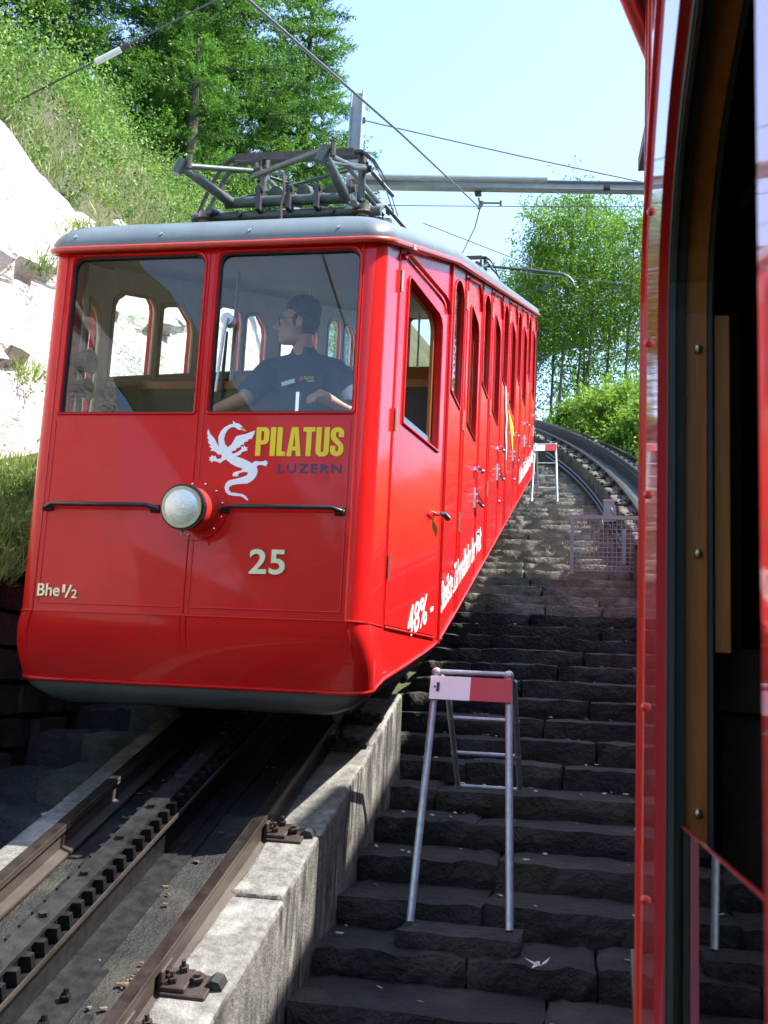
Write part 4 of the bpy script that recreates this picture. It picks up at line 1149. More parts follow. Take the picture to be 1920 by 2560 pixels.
# --- pantographs
def panto(yc, raised=0.0):
    root = adopt(empty('pantograph', (0, yc, trk(yc) + 3.05)), car)
    zz = lambda y, h_: trk(y) + h_
    V = lambda x, dy, h_: Vector((x, yc + dy, zz(yc, 0) + h_ + S * dy))
    def T_(pts, r_, mat, name='tube', n=10): return MB().tube(pts, r_, n).build(name, mat, root, True, 60)
    H0 = 3.205
    for dy, ww in ((0, .40), (.62, .40)):
        T_([V(-ww, dy, H0), V(ww, dy, H0)], .034, 'panto', 'base_tube', 12)
    for x in (-.46, .46): T_([V(x, -.12, H0 - .06), V(x, .75, H0 - .06)], .022, 'panto', 'frame_rail')
    for x in (-.30, .30): T_([V(x, -.05, H0 - .08), V(x, .70, H0 - .08)], .02, 'pantodark', 'frame_rail')
    T_([V(-.62, .02, H0 - .09), V(.60, .02, H0 - .09)], .03, 'panto', 'frame_beam')
    # springs
    for x in (-.08, .10, .28):
        T_([V(x, .02, H0 + .055), V(x, .34, H0 + .075)], .046, 'panto', 'spring_can', 12)
        T_([V(x, .34, H0 + .075), V(x, .56, H0 + .07)], [.045, .03], 'pantodark', 'spring', 10)
    for x in (-.16, .03, .21):
        b = MB().obox(V(x, -.03, H0 + .0), (.014, 0, 0), (0, .05, 0), (0, 0, .075)); b.cyl(V(x - .025, -.06, H0 + .07), V(x + .025, -.06, H0 + .07), .02)
        b.build('bracket', 'pantodark', root)
    # insulators
    for x in (-.52, .50):
        for dy in (-.02, .66):
            b = MB()
            for k, rr in enumerate((.085, .098, .075)):
                b.tube([V(x, dy, H0 - .21 + k * .045), V(x, dy, H0 - .195 + k * .045)], [rr, rr * .7], 18)
            b.cyl(V(x, dy, H0 - .27), V(x, dy, H0 - .06), .04)
            b.build('insulator', 'insul', root, True, 40)
    # arms: base tube -> elbows -> contact head
    el = [(-.45, -.60, H0 + .13), (.40, -.60, H0 + .16)]
    for (x, dy, hh), bx in zip(el, (-.36, .38)):
        T_([V(bx, 0, H0), V(x, dy, hh)], [.033, .026], 'panto', 'lower_arm', 12)
        b = MB().tube([V(x - .03, dy, hh - .04), V(x + .005, dy, hh + .045)], .032, 12); b.build('elbow', 'panto', root, True)
        b = MB().tube([V(x + .045, dy, hh - .01), V(x + .045, dy, hh + .07)], .017, 8); b.build('pivot_bolt', 'pantodark', root)
    for (x, dy, hh), bx in zip(((-.30, 1.20, H0 + .13), (.34, 1.20, H0 + .13)), (-.30, .36)):
        T_([V(bx, .62, H0), V(x, dy, hh)], [.032, .026], 'panto', 'lower_arm', 12)
        T_([V(x, dy, hh), V(.30 if x > 0 else -.30, .30, H0 + .27)], .019, 'panto', 'upper_arm', 8)
    T_([V(-.45, -.60, H0 + .14), V(-.16, .0, H0 + .20), V(-.14, .30, H0 + .25)], .016, 'panto', 'upper_arm', 8)
    T_([V(.40, -.60, H0 + .17), V(.42, .0, H0 + .20), V(.44, .30, H0 + .25)], .016, 'panto', 'upper_arm', 8)
    T_([V(-.20, -.10, H0 + .15), V(.40, -.62, H0 + .19)], .018, 'panto', 'cross_brace', 8)
    for x in (-.26, .40):
        T_([V(x, .30, H0 + .02), V(x, .30, H0 + .30)], .026, 'panto', 'head_post', 8)
        MB().cyl(V(x, .30, H0 + .28), V(x, .30, H0 + .345), .03).build('head_spring', 'pantodark', root, True)
    for dy in (.24, .38):
        pts = []
        for i in range(25):
            t = -1 + 2 * i / 24
            pts.append(V(-.03 + t * .66, dy, H0 + .345 - (.0 if abs(t) < .66 else .42 * ((abs(t) - .66) / .34) ** 1.7)))
        b = MB(); rows = []
        for q in pts: rows.append([q + Vector((0, -.022, 0)), q + Vector((0, .022, 0)), q + Vector((0, .022, .016)), q + Vector((0, -.022, .016))])
        b.grid(rows, True)
        b.build('contact_bow', 'pantodark', root)
    MB().obox(V(-.04, .21, H0 + .355), (.40, 0, 0), (0, .006, .002), (0, 0, .024)).build('contact_strip', 'carbon', root)
    for x0_, x1_, d0_, d1_, h0_, h1_ in ((-.36, .30, .02, .30, .02, .24), (.38, -.22, .60, .30, .02, .22), (-.45, -.30, -.58, .28, .15, .27), (.40, .44, -.58, .34, .12, .27), (-.30, .34, 1.2, 1.2, .13, .13)):
        T_([V(x0_, d0_, H0 + h0_), V(x1_, d1_, H0 + h1_)], .011, 'panto', 'tie_rod', 6)
    for x, dy, hh in ((-.40, -.02, .05), (.42, -.02, .05), (-.18, -.05, .20), (.44, .30, .24), (-.26, .30, .26), (.52, .66, .0), (-.52, .66, .0)):
        MB().cyl(V(x - .02, dy - .03, H0 + hh), V(x + .03, dy - .03, H0 + hh), .022, n=8).cyl(V(x, dy - .04, H0 + hh - .03), V(x, dy - .04, H0 + hh + .045), .010, n=6).build('joint', 'pantodark', root)
    # lock chain
    MB().tube([V(.01, -.10, H0 - .22), V(.0, -.1, H0 - .05), V(.012, -.1, H0 + .06), V(0, -.1, H0 + .17)], .009, 6).build('chain', 'pantodark', root)
    for x, dy, hh in ((.47, .28, .22), (.40, .34, .10), (.52, .5, .02)):
        MB().tube([V(x, dy, H0 + hh), V(x + .13, dy + .1, H0 + hh - .16)], .014, 6).build('stay', 'panto', root, True)
    MB().obox(V(.0, .33, H0 - .17), (.66, 0, 0), (0, .5, .16), (0, 0, .008)).build('roof_board', 'pantodark', root)
    return root
panto(1.15)
panto(8.4)

# ================================================================== DRIVER
def blob(parts, name, mat, parent, voxel, loc=(0, 0, 0), smooth_it=4):
    b = MB()
    for p in parts:
        if p[0] == 's': b.sphere(p[1], 1.0, 8, p[2])
        elif p[0] == 't': b.tube(p[1], p[2], 12)
        elif p[0] == 'b': b.obox(*p[1:])
    o = b.build(name, mat, parent, True, 0)
    r_ = o.modifiers.new('remesh', 'REMESH'); r_.mode = 'VOXEL'; r_.voxel_size = voxel; r_.use_smooth_shade = True
    if smooth_it:
        s_ = o.modifiers.new('smooth', 'SMOOTH'); s_.iterations = smooth_it; s_.factor = .5
    return o
person = empty('person', (.30, .62, 1.15), 'driver in navy polo shirt and glasses looking left behind the right windscreen', 'person')
HX, HY, HZ = .285, .60, 2.215          # head centre
f_ = Vector((-.94, -.30, -.08)).normalized()      # where he looks
s_ = Vector((f_.y, -f_.x, 0)).normalized()
u_ = Vector((0, 0, 1))
def hd(a, b, c): return Vector((HX, HY, HZ)) + f_ * a + s_ * b + u_ * c
parts = []
def ell(c, r_):      # ellipsoid roughly aligned with the face direction, as a fat tube stack
    pass
skull = MB()
def oell(c, ra, rb, rc, n=8):
    rows = []
    for i in range(n + 1):
        ph = PI * i / n - PI / 2
        rows.append([c + f_ * (math.cos(ph) * math.cos(2 * PI * j / (2 * n)) * ra) + s_ * (math.cos(ph) * math.sin(2 * PI * j / (2 * n)) * rb) + u_ * (math.sin(ph) * rc) for j in range(2 * n)])
    return rows
def head_into(b):
    b.grid(oell(hd(-.012, 0, .028), .098, .076, .098), True)          # cranium
    b.grid(oell(hd(.030, 0, -.045), .066, .060, .085), True)          # face
    b.grid(oell(hd(.058, 0, -.098), .036, .040, .030), True)          # chin
    b.grid(oell(hd(.020, 0, -.085), .060, .056, .040), True)          # jaw
    b.tube([hd(.088, 0, .012), hd(.112, 0, -.022), hd(.122, 0, -.036)], [.010, .014, .015], 10)    # nose
    b.grid(oell(hd(.102, 0, -.038), .018, .018, .010), True)
    b.grid(oell(hd(.082, 0, .018), .018, .050, .012), True)           # brow
    b.grid(oell(hd(.086, 0, -.066), .016, .024, .007), True)          # lips
    b.grid(oell(hd(.084, 0, -.078), .016, .022, .008), True)
    for q in (1, -1):
        b.grid(oell(hd(-.012, q * .080, -.022), .022, .010, .034), True)   # ears
        b.grid(oell(hd(.062, q * .040, -.030), .022, .022, .020), True)    # cheek
    b.tube([hd(-.030, 0, -.06), Vector((.315, .655, 2.07)), Vector((.325, .68, 1.98))], [.056, .056, .066], 14)
def arm_into(b, pts, rad): b.tube(pts, rad, 14)
SHL, SHR = Vector((.135, .66, 1.955)), Vector((.515, .70, 1.955))
ELL, WRL = Vector((.06, .46, 1.745)), Vector((-.09, .42, 1.665))
ELR, WRR = Vector((.60, .60, 1.70)), Vector((.535, .47, 1.735))
b = MB()
head_into(b)
b.tube([Vector((.325, .69, 1.99)), Vector((.325, .70, 1.75)), Vector((.325, .72, 1.45)), Vector((.325, .70, 1.28))], [.09, .115, .12, .13], 16)
b.tube([SHL, Vector((.325, .69, 1.975)), SHR], [.050, .066, .050], 12)
b.tube([SHL, ELL, WRL], [.055, .044, .030], 12); b.tube([SHR, ELR, WRR], [.055, .044, .030], 12)
b.tube([Vector((.24, .68, 1.28)), Vector((.22, .36, 1.22)), Vector((.22, .33, .80))], [.085, .07, .05], 12)
b.tube([Vector((.41, .68, 1.28)), Vector((.43, .36, 1.22)), Vector((.43, .33, .80))], [.085, .07, .05], 12)
def hand(b, wr, d, n_, curl):
    d = Vector(d).normalized(); n_ = Vector(n_).normalized(); w = d.cross(n_).normalized(); n_ = w.cross(d)
    b.tube([wr, wr + d * .035, wr + d * .085], [.028, .036, .034], 12)
    for k, (o_, l) in enumerate(((-.030, .070), (-.010, .080), (.010, .076), (.029, .060))):
        p0 = wr + d * .080 + w * o_; p1 = p0 + (d * math.cos(curl) + n_ * math.sin(curl)) * l * .45
        p2 = p1 + (d * math.cos(curl * 2) + n_ * math.sin(curl * 2)) * l * .32; p3 = p2 + (d * math.cos(curl * 2.8) + n_ * math.sin(curl * 2.8)) * l * .26
        b.tube([p0 - d * .015, p0, p1, p2, p3], [.0105, .0105, .0098, .009, .0078], 8)
    t0 = wr + d * .030 - w * .026; t1 = t0 + (d * .6 - w * .8 + n_ * .3).normalized() * .034; t2 = t1 + (d * .95 - w * .2 + n_ * .4).normalized() * .030
    b.tube([t0, t1, t2], [.014, .0115, .0095], 8)
hand(b, WRL, (-.9, -.25, -.25), (0, -.3, -1), .55)
hand(b, WRR, (-.45, -.55, .10), (-.3, .2, -1), .6)
body = b.build('body', 'skin', person, True, 0)
r_ = body.modifiers.new('remesh', 'REMESH'); r_.mode = 'VOXEL'; r_.voxel_size = .0058; r_.use_smooth_shade = True
sm2 = body.modifiers.new('smooth', 'SMOOTH'); sm2.iterations = 3; sm2.factor = .5
# shirt
b = MB()
b.tube([Vector((.325, .69, 2.015)), Vector((.325, .69, 1.93)), Vector((.325, .70, 1.74)), Vector((.325, .72, 1.48)), Vector((.325, .71, 1.30))], [.075, .165, .175, .168, .178], 20)
b.tube([SHL + Vector((-.015, 0, -.01)), Vector((.325, .685, 1.985)), SHR + Vector((.015, 0, -.01))], [.080, .094, .080], 14)
b.tube([SHL, SHL.lerp(ELL, .55), SHL.lerp(ELL, .92)], [.080, .074, .072], 14); b.tube([SHR, SHR.lerp(ELR, .55), SHR.lerp(ELR, .9)], [.080, .074, .072], 14)
b.tube([Vector((.30, .62, 2.035)), Vector((.335, .70, 2.055))], [.066, .070], 16)
sh = b.build('shirt', 'shirt', person, True, 0)
r_ = sh.modifiers.new('remesh', 'REMESH'); r_.mode = 'VOXEL'; r_.voxel_size = .009; r_.use_smooth_shade = True
sm2 = sh.modifiers.new('smooth', 'SMOOTH'); sm2.iterations = 6; sm2.factor = .5
# hair: cap plus tufts
b = MB()
b.grid(oell(hd(-.034, 0, .050), .098, .084, .092, 10), True)
b.grid(oell(hd(-.062, 0, .000), .066, .080, .078, 8), True)
rr_ = random.Random(5)
for i in range(260):
    a = rr_.uniform(0, 2 * PI); e_ = rr_.uniform(.15, 1.4)
    c = hd(-.030 + .098 * math.cos(e_) * math.cos(a), .080 * math.cos(e_) * math.sin(a), .050 + .094 * math.sin(e_))
    if (c - hd(0, 0, 0)).dot(f_) > .072: continue
    b.grid(oell(c, rr_.uniform(.007, .016), rr_.uniform(.007, .016), rr_.uniform(.008, .022), 4), True)
for q in (1, -1): b.grid(oell(hd(.012, q * .074, -.006), .016, .008, .034, 6), True)
hr = b.build('hair', 'hair', person, True, 0)
r_ = hr.modifiers.new('remesh', 'REMESH'); r_.mode = 'VOXEL'; r_.voxel_size = .0045; r_.use_smooth_shade = True
# glasses
b = MB()
for q in (1, -1):
    b.ring(hd(.098, q * .034, -.004), f_, .021, .0022, 18, 5)
    b.tube([hd(.098, q * .055, .004), hd(.06, q * .076, .004), hd(-.005, q * .083, .0)], .0024, 5)
b.tube([hd(.102, .013, .0), hd(.102, -.013, .0)], .0022, 5)
gl = b.build('glasses', 'black', person, True, 0)
for q in (1, -1): MB().cyl(hd(.097, q * .034, -.004), hd(.099, q * .034, -.004), .021, n=16).build('spectacle_lens', 'glass2', gl)
b = MB()
for q in (1, -1): b.sphere(hd(.084, q * .034, -.003), .012, 6)
b.build('eyes', 'porcelain', person, True, 0)
# badge and chest emblem
cm = frame_m((0, .520, 0), (1, 0, 0), (0, 0, 1), (0, -1, 0))
MB().obox((.285, .508, 1.845), (.036, 0, .010), (0, .003, 0), (-.003, 0, .011)).build('name_badge', 'porcelain', person)
place_text('shirt_lettering', 'PILATUS', .372, .425, 1.862, 1.880, frame_m((0, .513, 0), (1, 0, 0), (0, 0, 1), (0, -1, 0)), 'yellow', person, off=.02, thick=.002)
place_text('shirt_lettering', 'LUZERN', .390, .426, 1.850, 1.858, frame_m((0, .513, 0), (1, 0, 0), (0, 0, 1), (0, -1, 0)), 'white', person, off=.01, thick=.002)
MB().obox((.357, .512, 1.866), (.010, 0, .0), (0, .002, 0), (.004, 0, .014)).build('shirt_emblem', 'signred', person)
MB().box(.10, .54, .62, .98, 1.02, 1.12).box(.12, .52, .86, .92, 1.1, 1.55).build('driver_seat', 'seat', car)

# ================================================================== BARRIERS ON THE STEPS
ZFO = -.812 - trk(.30)
def trestle(x0, y0, lab, text):
    zf = trk(y0) + .4569 - .812 - .0 if False else trk(y0) + ZFO
    root = empty('step_barrier', (x0 + .21, y0, zf), lab, 'barrier')
    D = Vector((x0, y0, zf))
    def pt(x, y, z): return D + Vector((x, y, z))
    TOPZ, TY = 1.150, .45
    for x, xt in ((0, .012), (.46, .388)):
        MB().cyl(pt(x, 0, 0), pt(xt, TY, TOPZ), .019, n=12).build('front_leg', 'steel', root, True)
        MB().sphere(pt(xt, TY, TOPZ + .005), .027, 6).build('joint', 'steel', root, True)
        xb = .035 if x == 0 else .40
        MB().cyl(pt(xt, TY, TOPZ), pt(xt + (.012 if x == 0 else .004), TY + .30, TOPZ - .03), .016, n=10).build('side_bar', 'steel', root, True)
        MB().cyl(pt(xt + (.012 if x == 0 else .004), TY + .30, TOPZ - .02), pt(xb, TY + .92, .50), .017, n=12).build('rear_leg', 'steel', root, True)
    for t in (.34, .66, .98):
        yy, zz_ = TY + .30 + .62 * t, TOPZ - .02 - (TOPZ - .52) * t
        a = pt(.024 + .011 * t, yy, zz_); b_ = pt(.392 + .008 * t, yy, zz_)
        MB().cyl(a, b_, .012, n=8).build('rung', 'steel', root, True)
        for q in (a, b_): MB().sphere(q, .022, 5).build('rung_joint', 'steel', root, True)
    MB().cyl(pt(.012, TY, TOPZ + .01), pt(.385, TY, TOPZ + .01), .014, n=10).build('top_rail', 'steel', root, True)
    sl = Vector((0, TY / TOPZ, 1)); o_ = D + Vector((0, TY - .040, TOPZ - .012)); t_ = Vector((0, .010, -.004))
    def board(x0_, x1_, mt_):
        p = [o_ + Vector((x, 0, 0)) + sl * z + t_ * k for k in (0, 1) for (x, z) in ((x0_, -.118), (x1_, -.118), (x1_, 0), (x0_, 0))]
        return MB().hexa(p).build('sign_board', mt_, root)
    board(-.010, .198, 'white'); board(.199, .408, 'signred')
    mtx = frame_m(o_ - t_ * .15, (1, 0, 0), sl, (0, -1, .39))
    if text == '-1':
        place_text('digit', '1', .024, .040, -.078, -.034, mtx, 'black', root, off=.02, thick=.003)
        place_text('digit', '-', .010, .020, -.060, -.052, mtx, 'black', root, off=.02, thick=.003)
    else:
        place_text('digit', text, .014, .040, -.080, -.036, mtx, 'black', root, off=.02, thick=.003)
    return root
trestle(1.105, .30, 'tubular step barrier with white and red sign marked -1, nearest the camera', '-1')
trestle(.76, 14.1, 'small far white and red step barrier beside the rear end of the railcar', '2')
ft = stone('footing_stone', STONES, 'stepshade', 1.06, 1.62, .16, .44, trk(.09) + NOSE - .06, -.818, stairs)
# mesh guard further up
mx0, mx1, my = 1.63, 2.42, 8.08
zt_ = 2.38; zf_ = trk(my) + NOSE
mg = empty('mesh_guard', (mx0, my, zf_), 'grey wire mesh guard screen half way up the steps, against the stone wall', 'barrier')
for x, y, z0 in ((mx0, my, zf_), (mx1 - .16, my + .78, zf_ + .22)):
    MB().box(x - .022, x + .022, y - .022, y + .022, z0, zt_ + .0).build('post', 'guard', mg)
MB().box(mx0 - .022, mx1 + .15, my - .024, my + .024, zt_, zt_ + .045).build('top_bar', 'guard', mg)
MB().obox(((mx0 + mx1) / 2 - .05, my + .40, zt_ + .02), (.012, .38, 0), (.02, 0, 0), (0, 0, .02)).build('brace', 'guard', mg)
b = MB()
for i in range(1, 15):
    x = mx0 + (mx1 - mx0) * i / 15; b.box(x - .004, x + .004, my + .02 + .03 * i / 15, my + .028 + .03 * i / 15, zt_ - .62, zt_)
for k in range(1, 12):
    z = zt_ - .62 * k / 11; b.box(mx0, mx1, my + .030, my + .036, z - .004, z + .004)
tag(b.build('wire_mesh', 'guard', mg), kind='stuff')
# point-lever box on the wall of the curving track
bx, by = cen2(11.0) - .72, 11.0
pb = empty('lever_box', (bx, by, base(by) - .42), 'small pale lever box bolted to the stone wall below the curving rail', 'lever box')
MB().box(bx - .10, bx + .08, by - .10, by + .10, base(by) - .40, base(by) - .10).build('housing', 'beam', pb)
MB().box(bx - .11, bx + .09, by - .11, by + .11, base(by) - .10, base(by) - .07).build('lid', 'litter', pb)
MB().tube([(bx, by - .13, base(by) - .20), (bx + .14, by - .15, base(by) - .42)], .014, 8).tube([(bx + .05, by - .14, base(by) - .30), (bx + .28, by - .1, base(by) - .22)], .014, 8).build('lever', 'litter', pb)

# ================================================================== OVERHEAD LINE
def hbeam(b, p0, p1, w, hgt, upv=(0, 0, 1), t=.014):
    p0, p1 = Vector(p0), Vector(p1); d = (p1 - p0); L = d.length; d.normalize(); u = Vector(upv); sd = d.cross(u).normalized(); u = sd.cross(d).normalized()
    c = (p0 + p1) / 2
    b.obox(c + u * (hgt / 2 - t / 2), d * L / 2, sd * w / 2, u * t / 2); b.obox(c - u * (hgt / 2 - t / 2), d * L / 2, sd * w / 2, u * t / 2)
    b.obox(c, d * (L / 2 - .001), sd * t / 2, u * (hgt / 2 - t))
    return b
MY = 10.6
mast = empty('catenary_mast', (-1.98, MY, trk(MY)), 'grey steel mast with long cross beam spanning both tracks behind the pantograph', 'mast')
bm2 = MB(); hbeam(bm2, (-1.97, MY, trk(MY) - 1.0), (-1.97, MY, 9.72), .20, .20, (1, 0, 0)); bm2.build('post', 'beam', mast)
bm2 = MB(); hbeam(bm2, (-2.0, MY - .16, 8.08), (5.6, MY + .8, 8.06), .16, .14, (0, 0, 1)); bm2.build('cross_beam', 'beam', mast)
bm2 = MB(); bm2.cyl((-2.0, MY - .3, 8.13), (1.1, MY - .1, 8.02), .05, n=10); bm2.build('stay_tube', 'beam', mast, True)
MB().box(-1.87, -1.83, MY - .03, MY + .03, 9.20, 9.28).build('wire_eye', 'wire', mast)
for x in (.02, 2.0): MB().box(x - .06, x + .04, MY + .12, MY + .24, 7.96, 8.01).build('beam_clamp', 'railside', mast)
def wire(name, pts, r_, label, mat='wire', sag=0.0):
    if len(pts) == 2 and sag:
        a, b_ = Vector(pts[0]), Vector(pts[1]); pts = [a.lerp(b_, i / 12) - Vector((0, 0, sag * 4 * (i / 12) * (1 - i / 12))) for i in range(13)]
    return tag(MB().tube(pts, r_, 6).build(name, mat, None, True, 60), label, 'wire')
wire('contact_wire', [(0, -14, -.6), (0, .228, 3.945), (0, 4.54, 5.55), (0, 11.18, 7.93)], .011, 'thick dark overhead wire running from the top edge down to the hanger')
wire('contact_wire', [(0, 11.18, 7.93), (-.25, 12.6, 8.25), (-.9, 16, 9.3), (-3.0, 24, 11.8)], .011, 'overhead wire dropping from the hanger towards the rear pantograph')
wire('span_wire', [(-1.85, MY, 9.24), (5.6, MY + .8, 7.55)], .010, 'thin wire slanting from the mast top down to the right', sag=.05)
wire('span_wire', [(-1.85, MY + .3, 7.93), (5.6, MY + 1.0, 7.92)], .007, 'faint level span wire below the cross beam', sag=.02)
hg = empty('wire_hanger', (0, 11.18, 7.93), 'small dark clamp hanger holding the overhead wire at its kink', 'hanger')
MB().tube([(-.02, 11.18, 7.92), (.03, 11.2, 8.04)], [.03, .04], 8).build('clamp_body', 'wire', hg, True)
MB().tube([(.03, 11.2, 8.03), (.32, 11.3, 8.06)], .018, 8).build('hanger_arm', 'wire', hg, True)
MB().tube([(.32, 11.3, 8.02), (.32, 11.3, 8.10)], .02, 8).tube([(0, 11.2, 8.0), (-.03, 11.2, 8.12)], .018, 8).build('hanger_pin', 'wire', hg)
# far bracket arm
fa_ = empty('bracket_arm', (-4.2, 25, base(25)), 'far curved bracket arm with wires, above the rear of the railcar', 'bracket')
MB().cyl((-4.2, 25, base(25) - 1), (-4.2, 25, 13.6), .09, n=10).build('pole', 'beam', fa_, True)
pts = [(-4.2, 25, 12.9), (-1.6, 25, 12.75), (-.07, 25, 12.56), (.6, 25, 12.45)] + [(.6 + .55 * math.sin(a), 25, 12.45 - .45 * (1 - math.cos(a))) for a in (.4, .8, 1.2, 1.5)]
MB().tube(pts, .045, 8).build('arm', 'wire', fa_, True, 60)
MB().tube([(-.12, 25, 12.3), (-.08, 25, 12.95)], .03, 6).build('arm_clamp', 'wire', fa_)
MB().tube([(.55, 25, 12.4), (.25, 25, 12.0), (-.6, 25, 11.75)], .02, 6).tube([(.25, 25, 11.95), (.5, 25, 12.1)], .05, 6).build('steady_arm', 'wire', fa_)
wire('feeder_wire', [(-3.2, 24, 13.7), (-.10, 25, 12.72)], .014, 'upper of the far wires slanting to the curved bracket arm')
wire('feeder_wire', [(-2.6, 24, 12.4), (6, 26, 12.0)], .009, 'lower far wire passing under the curved bracket arm')
wire('guy_wire', [(.9, 22, 9.6), (3.6, 13, 8.4), (6, 6, 7.4)], .012, 'dark guy wire crossing the tree beside the red pillar')
# anchoring wire to the rock with a porcelain insulator
Aw, Bw = Vector((-5.4, 6.2, 7.1)), Vector((-1.35, 3.0, 6.006))
a0 = Vector((-4.623, 5.0, 6.353)); a1 = Vector((-3.346, 5.0, 6.933)); a2 = Vector((-2.192, 5.0, 7.482))
dirw = (a2 - a0).normalized()
aw = empty('anchor_wire', a0, 'anchor wire with white insulator crossing the bank at upper left', 'wire')
MB().tube([a0 - dirw * .9, a2 + dirw * 2.5], .010, 6).build('wire', 'wire', aw)
MB().tube([a1 - dirw * .22, a1 - dirw * .2, a1 + dirw * .1, a1 + dirw * .12], [.02, .036, .036, .02], 10).build('insulator', 'porcelain', aw, True)
MB().tube([a1 + dirw * .12, a1 + dirw * .22], .035, 8).build('shackle', 'pantodark', aw)
MB().tube([a1 + dirw * .34, a1 + dirw * .37], .02, 8).build('wire_clip', 'pantodark', aw)

# ================================================================== OWN RAILCAR ON THE RIGHT TRACK (camera leans out of it)
XO = 2.0
own = empty('railcar', (3.05, -4, trk(-4)), 'red railcar at the right edge, its window pillars seen edge-on', 'railcar')
OM = lambda out=0.0: frame_m((XO - out, 0, 0), (0, 1, 0), (0, 0, 1), (-1, 0, 0))
oz0 = lambda y: trk(y) + .47
oz1 = lambda y: trk(y) + 2.84
hole = [(-4.385, -.42), (-3.662, -.42), (-3.662, .66)]
for i in range(1, 8):
    a = .5 * PI * i / 7
    hole.append((-3.662 - .26 * (1 - math.cos(a)), .66 + .165 * math.sin(a)))
hole += [(-4.385, .875)]
hole2 = [(p[0] - PITCH_Y, p[1] - S * PITCH_Y) for p in hole]
opan = panel('side_panel', [(-6.9, oz0(-6.9)), (-3.10, oz0(-3.10)), (-3.10, oz1(-3.10)), (-6.9, oz1(-6.9))], [hole, hole2], .022, OM(-.011), 'ownred', own)
W = lambda y, z, n: Vector((XO - n, y, z))
# rounded edge where the side turns into the tapering cab
b = MB(); rows = []
for k in range(7):
    a = k / 6
    rows.append([(XO + .010 * a ** 2, -3.10 + .045 * a, oz0(-3.10) + .0), (XO + .010 * a ** 2, -3.10 + .045 * a, oz1(-3.08))])
b.grid(rows); b.build('edge_strip', 'ownred', own, True, 0)
bead('corner_bead', [W(-3.13, oz0(-3.13), .001), W(-3.13, oz1(-3.13), .001)], .0045, 'ownred', opan)
bead('corner_bead', [W(-3.19, oz0(-3.19), .001), W(-3.19, oz1(-3.19), .001)], .003, 'ownred', opan)
# door frame standing proud, with its own curved head
fr_out = [(-5.25, -1.2), (-3.285, -1.2), (-3.285, .80)]
for i in range(1, 8):
    a = .5 * PI * i / 7
    fr_out.append((-3.285 - .12 * (1 - math.cos(a)), .80 + .13 * math.sin(a)))
fr_out += [(-3.50, .975), (-3.68, 1.03), (-4.30, 1.15), (-5.25, 1.0)]
dfr = panel('door_frame', fr_out, [hole[:-1] + [(-4.385, .875)]], .012, OM(.004), 'ownred', own)
bead('drip_rail', [W(y, z, .010) for y, z in fr_out[1:-2]] + [W(-4.30, 1.16, .010)], .006, 'ownred', dfr)
for y, z in ((-3.50, .86), (-3.46, .70), (-3.47, .50), (-3.45, .24), (-3.48, .02)):
    MB().sphere(W(y, z, .011), .0055, 5).build('screw', 'ownred', dfr, True)
# lined jamb: rubber, varnished wood, glass edge, second wood strip, swept round the opening
def jamb(name, x0, x1, d0, d1, mat, parent, zmin=-.42):
    path = [p for p in hole[1:]]
    n_ = []
    for i, p in enumerate(path):
        a = Vector(path[max(i - 1, 0)]); c = Vector(path[min(i + 1, len(path) - 1)]); t = (c - a).normalized(); n_.append(Vector((t.y, -t.x)))
    rows = []
    for p, q in zip(path, n_):
        o0 = Vector(p) - q * d0; o1 = Vector(p) - q * d1
        if name == 'wood_post' and p[1] > .67: continue
        if name == 'wood_post': o0 = Vector((o0.x, max(o0.y, zmin))); o1 = Vector((o1.x, max(o1.y, zmin)))
        rows.append([(x0, o0.x, o0.y), (x1, o0.x, o0.y), (x1, o1.x, o1.y), (x0, o1.x, o1.y)])
    b = MB(); b.grid(rows, True); b.add(rows[0], [(0, 1, 2, 3)]); b.add(rows[-1], [(0, 1, 2, 3)])
    return b.build(name, mat, parent)
jm = jamb('window_gasket', XO + .0, XO + .017, .022, -.03, 'rubber', own)
jamb('gasket_lip', XO + .002, XO + .007, .026, .02, 'grey', jm)
wj = jamb('wood_frame', XO + .018, XO + .040, .012, -.05, 'wood', own)
jamb('sash_strip', XO + .041, XO + .046, .010, -.05, 'grey', wj)
jamb('wood_post', XO + .049, XO + .064, .004, -.04, 'wood2', own, .30)
for z in (.62, .40, .14): MB().sphere((XO + .031, -3.676, z), .005, 5).build('screw', 'brass', wj, True)
# half-lowered pane reflecting the steps
pz = [(-4.385, -.60), (-3.668, -.60), (-3.668, .085)] + [(-3.668 - .05 * (1 - math.cos(a)), .085 + .045 * math.sin(a)) for a in (.4, .8, 1.2, PI / 2)] + [(-4.385, .160)]
M['pane'] = glassmat('lowered_pane_glass', (0.10, 0.11, 0.11), 1.52, 0.04)
op = panel('lowered_pane', pz, [], .004, OM(-.0135), 'pane', own)
bead('pane_edge', [W(y, z, -.0135) for y, z in pz[2:]], .002, 'ownred', op)
# inside: seat back, dark panelling, floor, ceiling, far wall
MB().box(XO + .07, 4.06, -3.52, -3.48, trk(-3.5) + .6, .29).build('seat_back', 'seat', own)
MB().box(XO + .066, 4.06, -3.54, -3.46, .24, .31).build('seat_back_rail', 'woodd', own)
MB().box(XO + .07, XO + .10, -3.47, -1.9, -1.0, 1.75).build('inner_lining', 'woodd', own)
MB().box(XO + .1, 4.0, -1.84, -1.80, -.9, 2.2).build('front_partition', 'woodd', own)
MB().sbox(XO + .03, 4.08, -6.9, -1.8, .50, .56).build('floor', 'woodd', own)
MB().sbox(XO + .03, 4.08, -6.9, -1.8, 2.74, 2.78).build('ceiling', 'woodd', own)
MB().sbox(4.09, 4.12, -6.9, -3.1, .47, 2.84).build('far_side_panel', 'ownred', own)
MB().sbox(4.06, 4.085, -6.9, -1.9, .5, 2.8).build('far_lining', 'woodd', own)
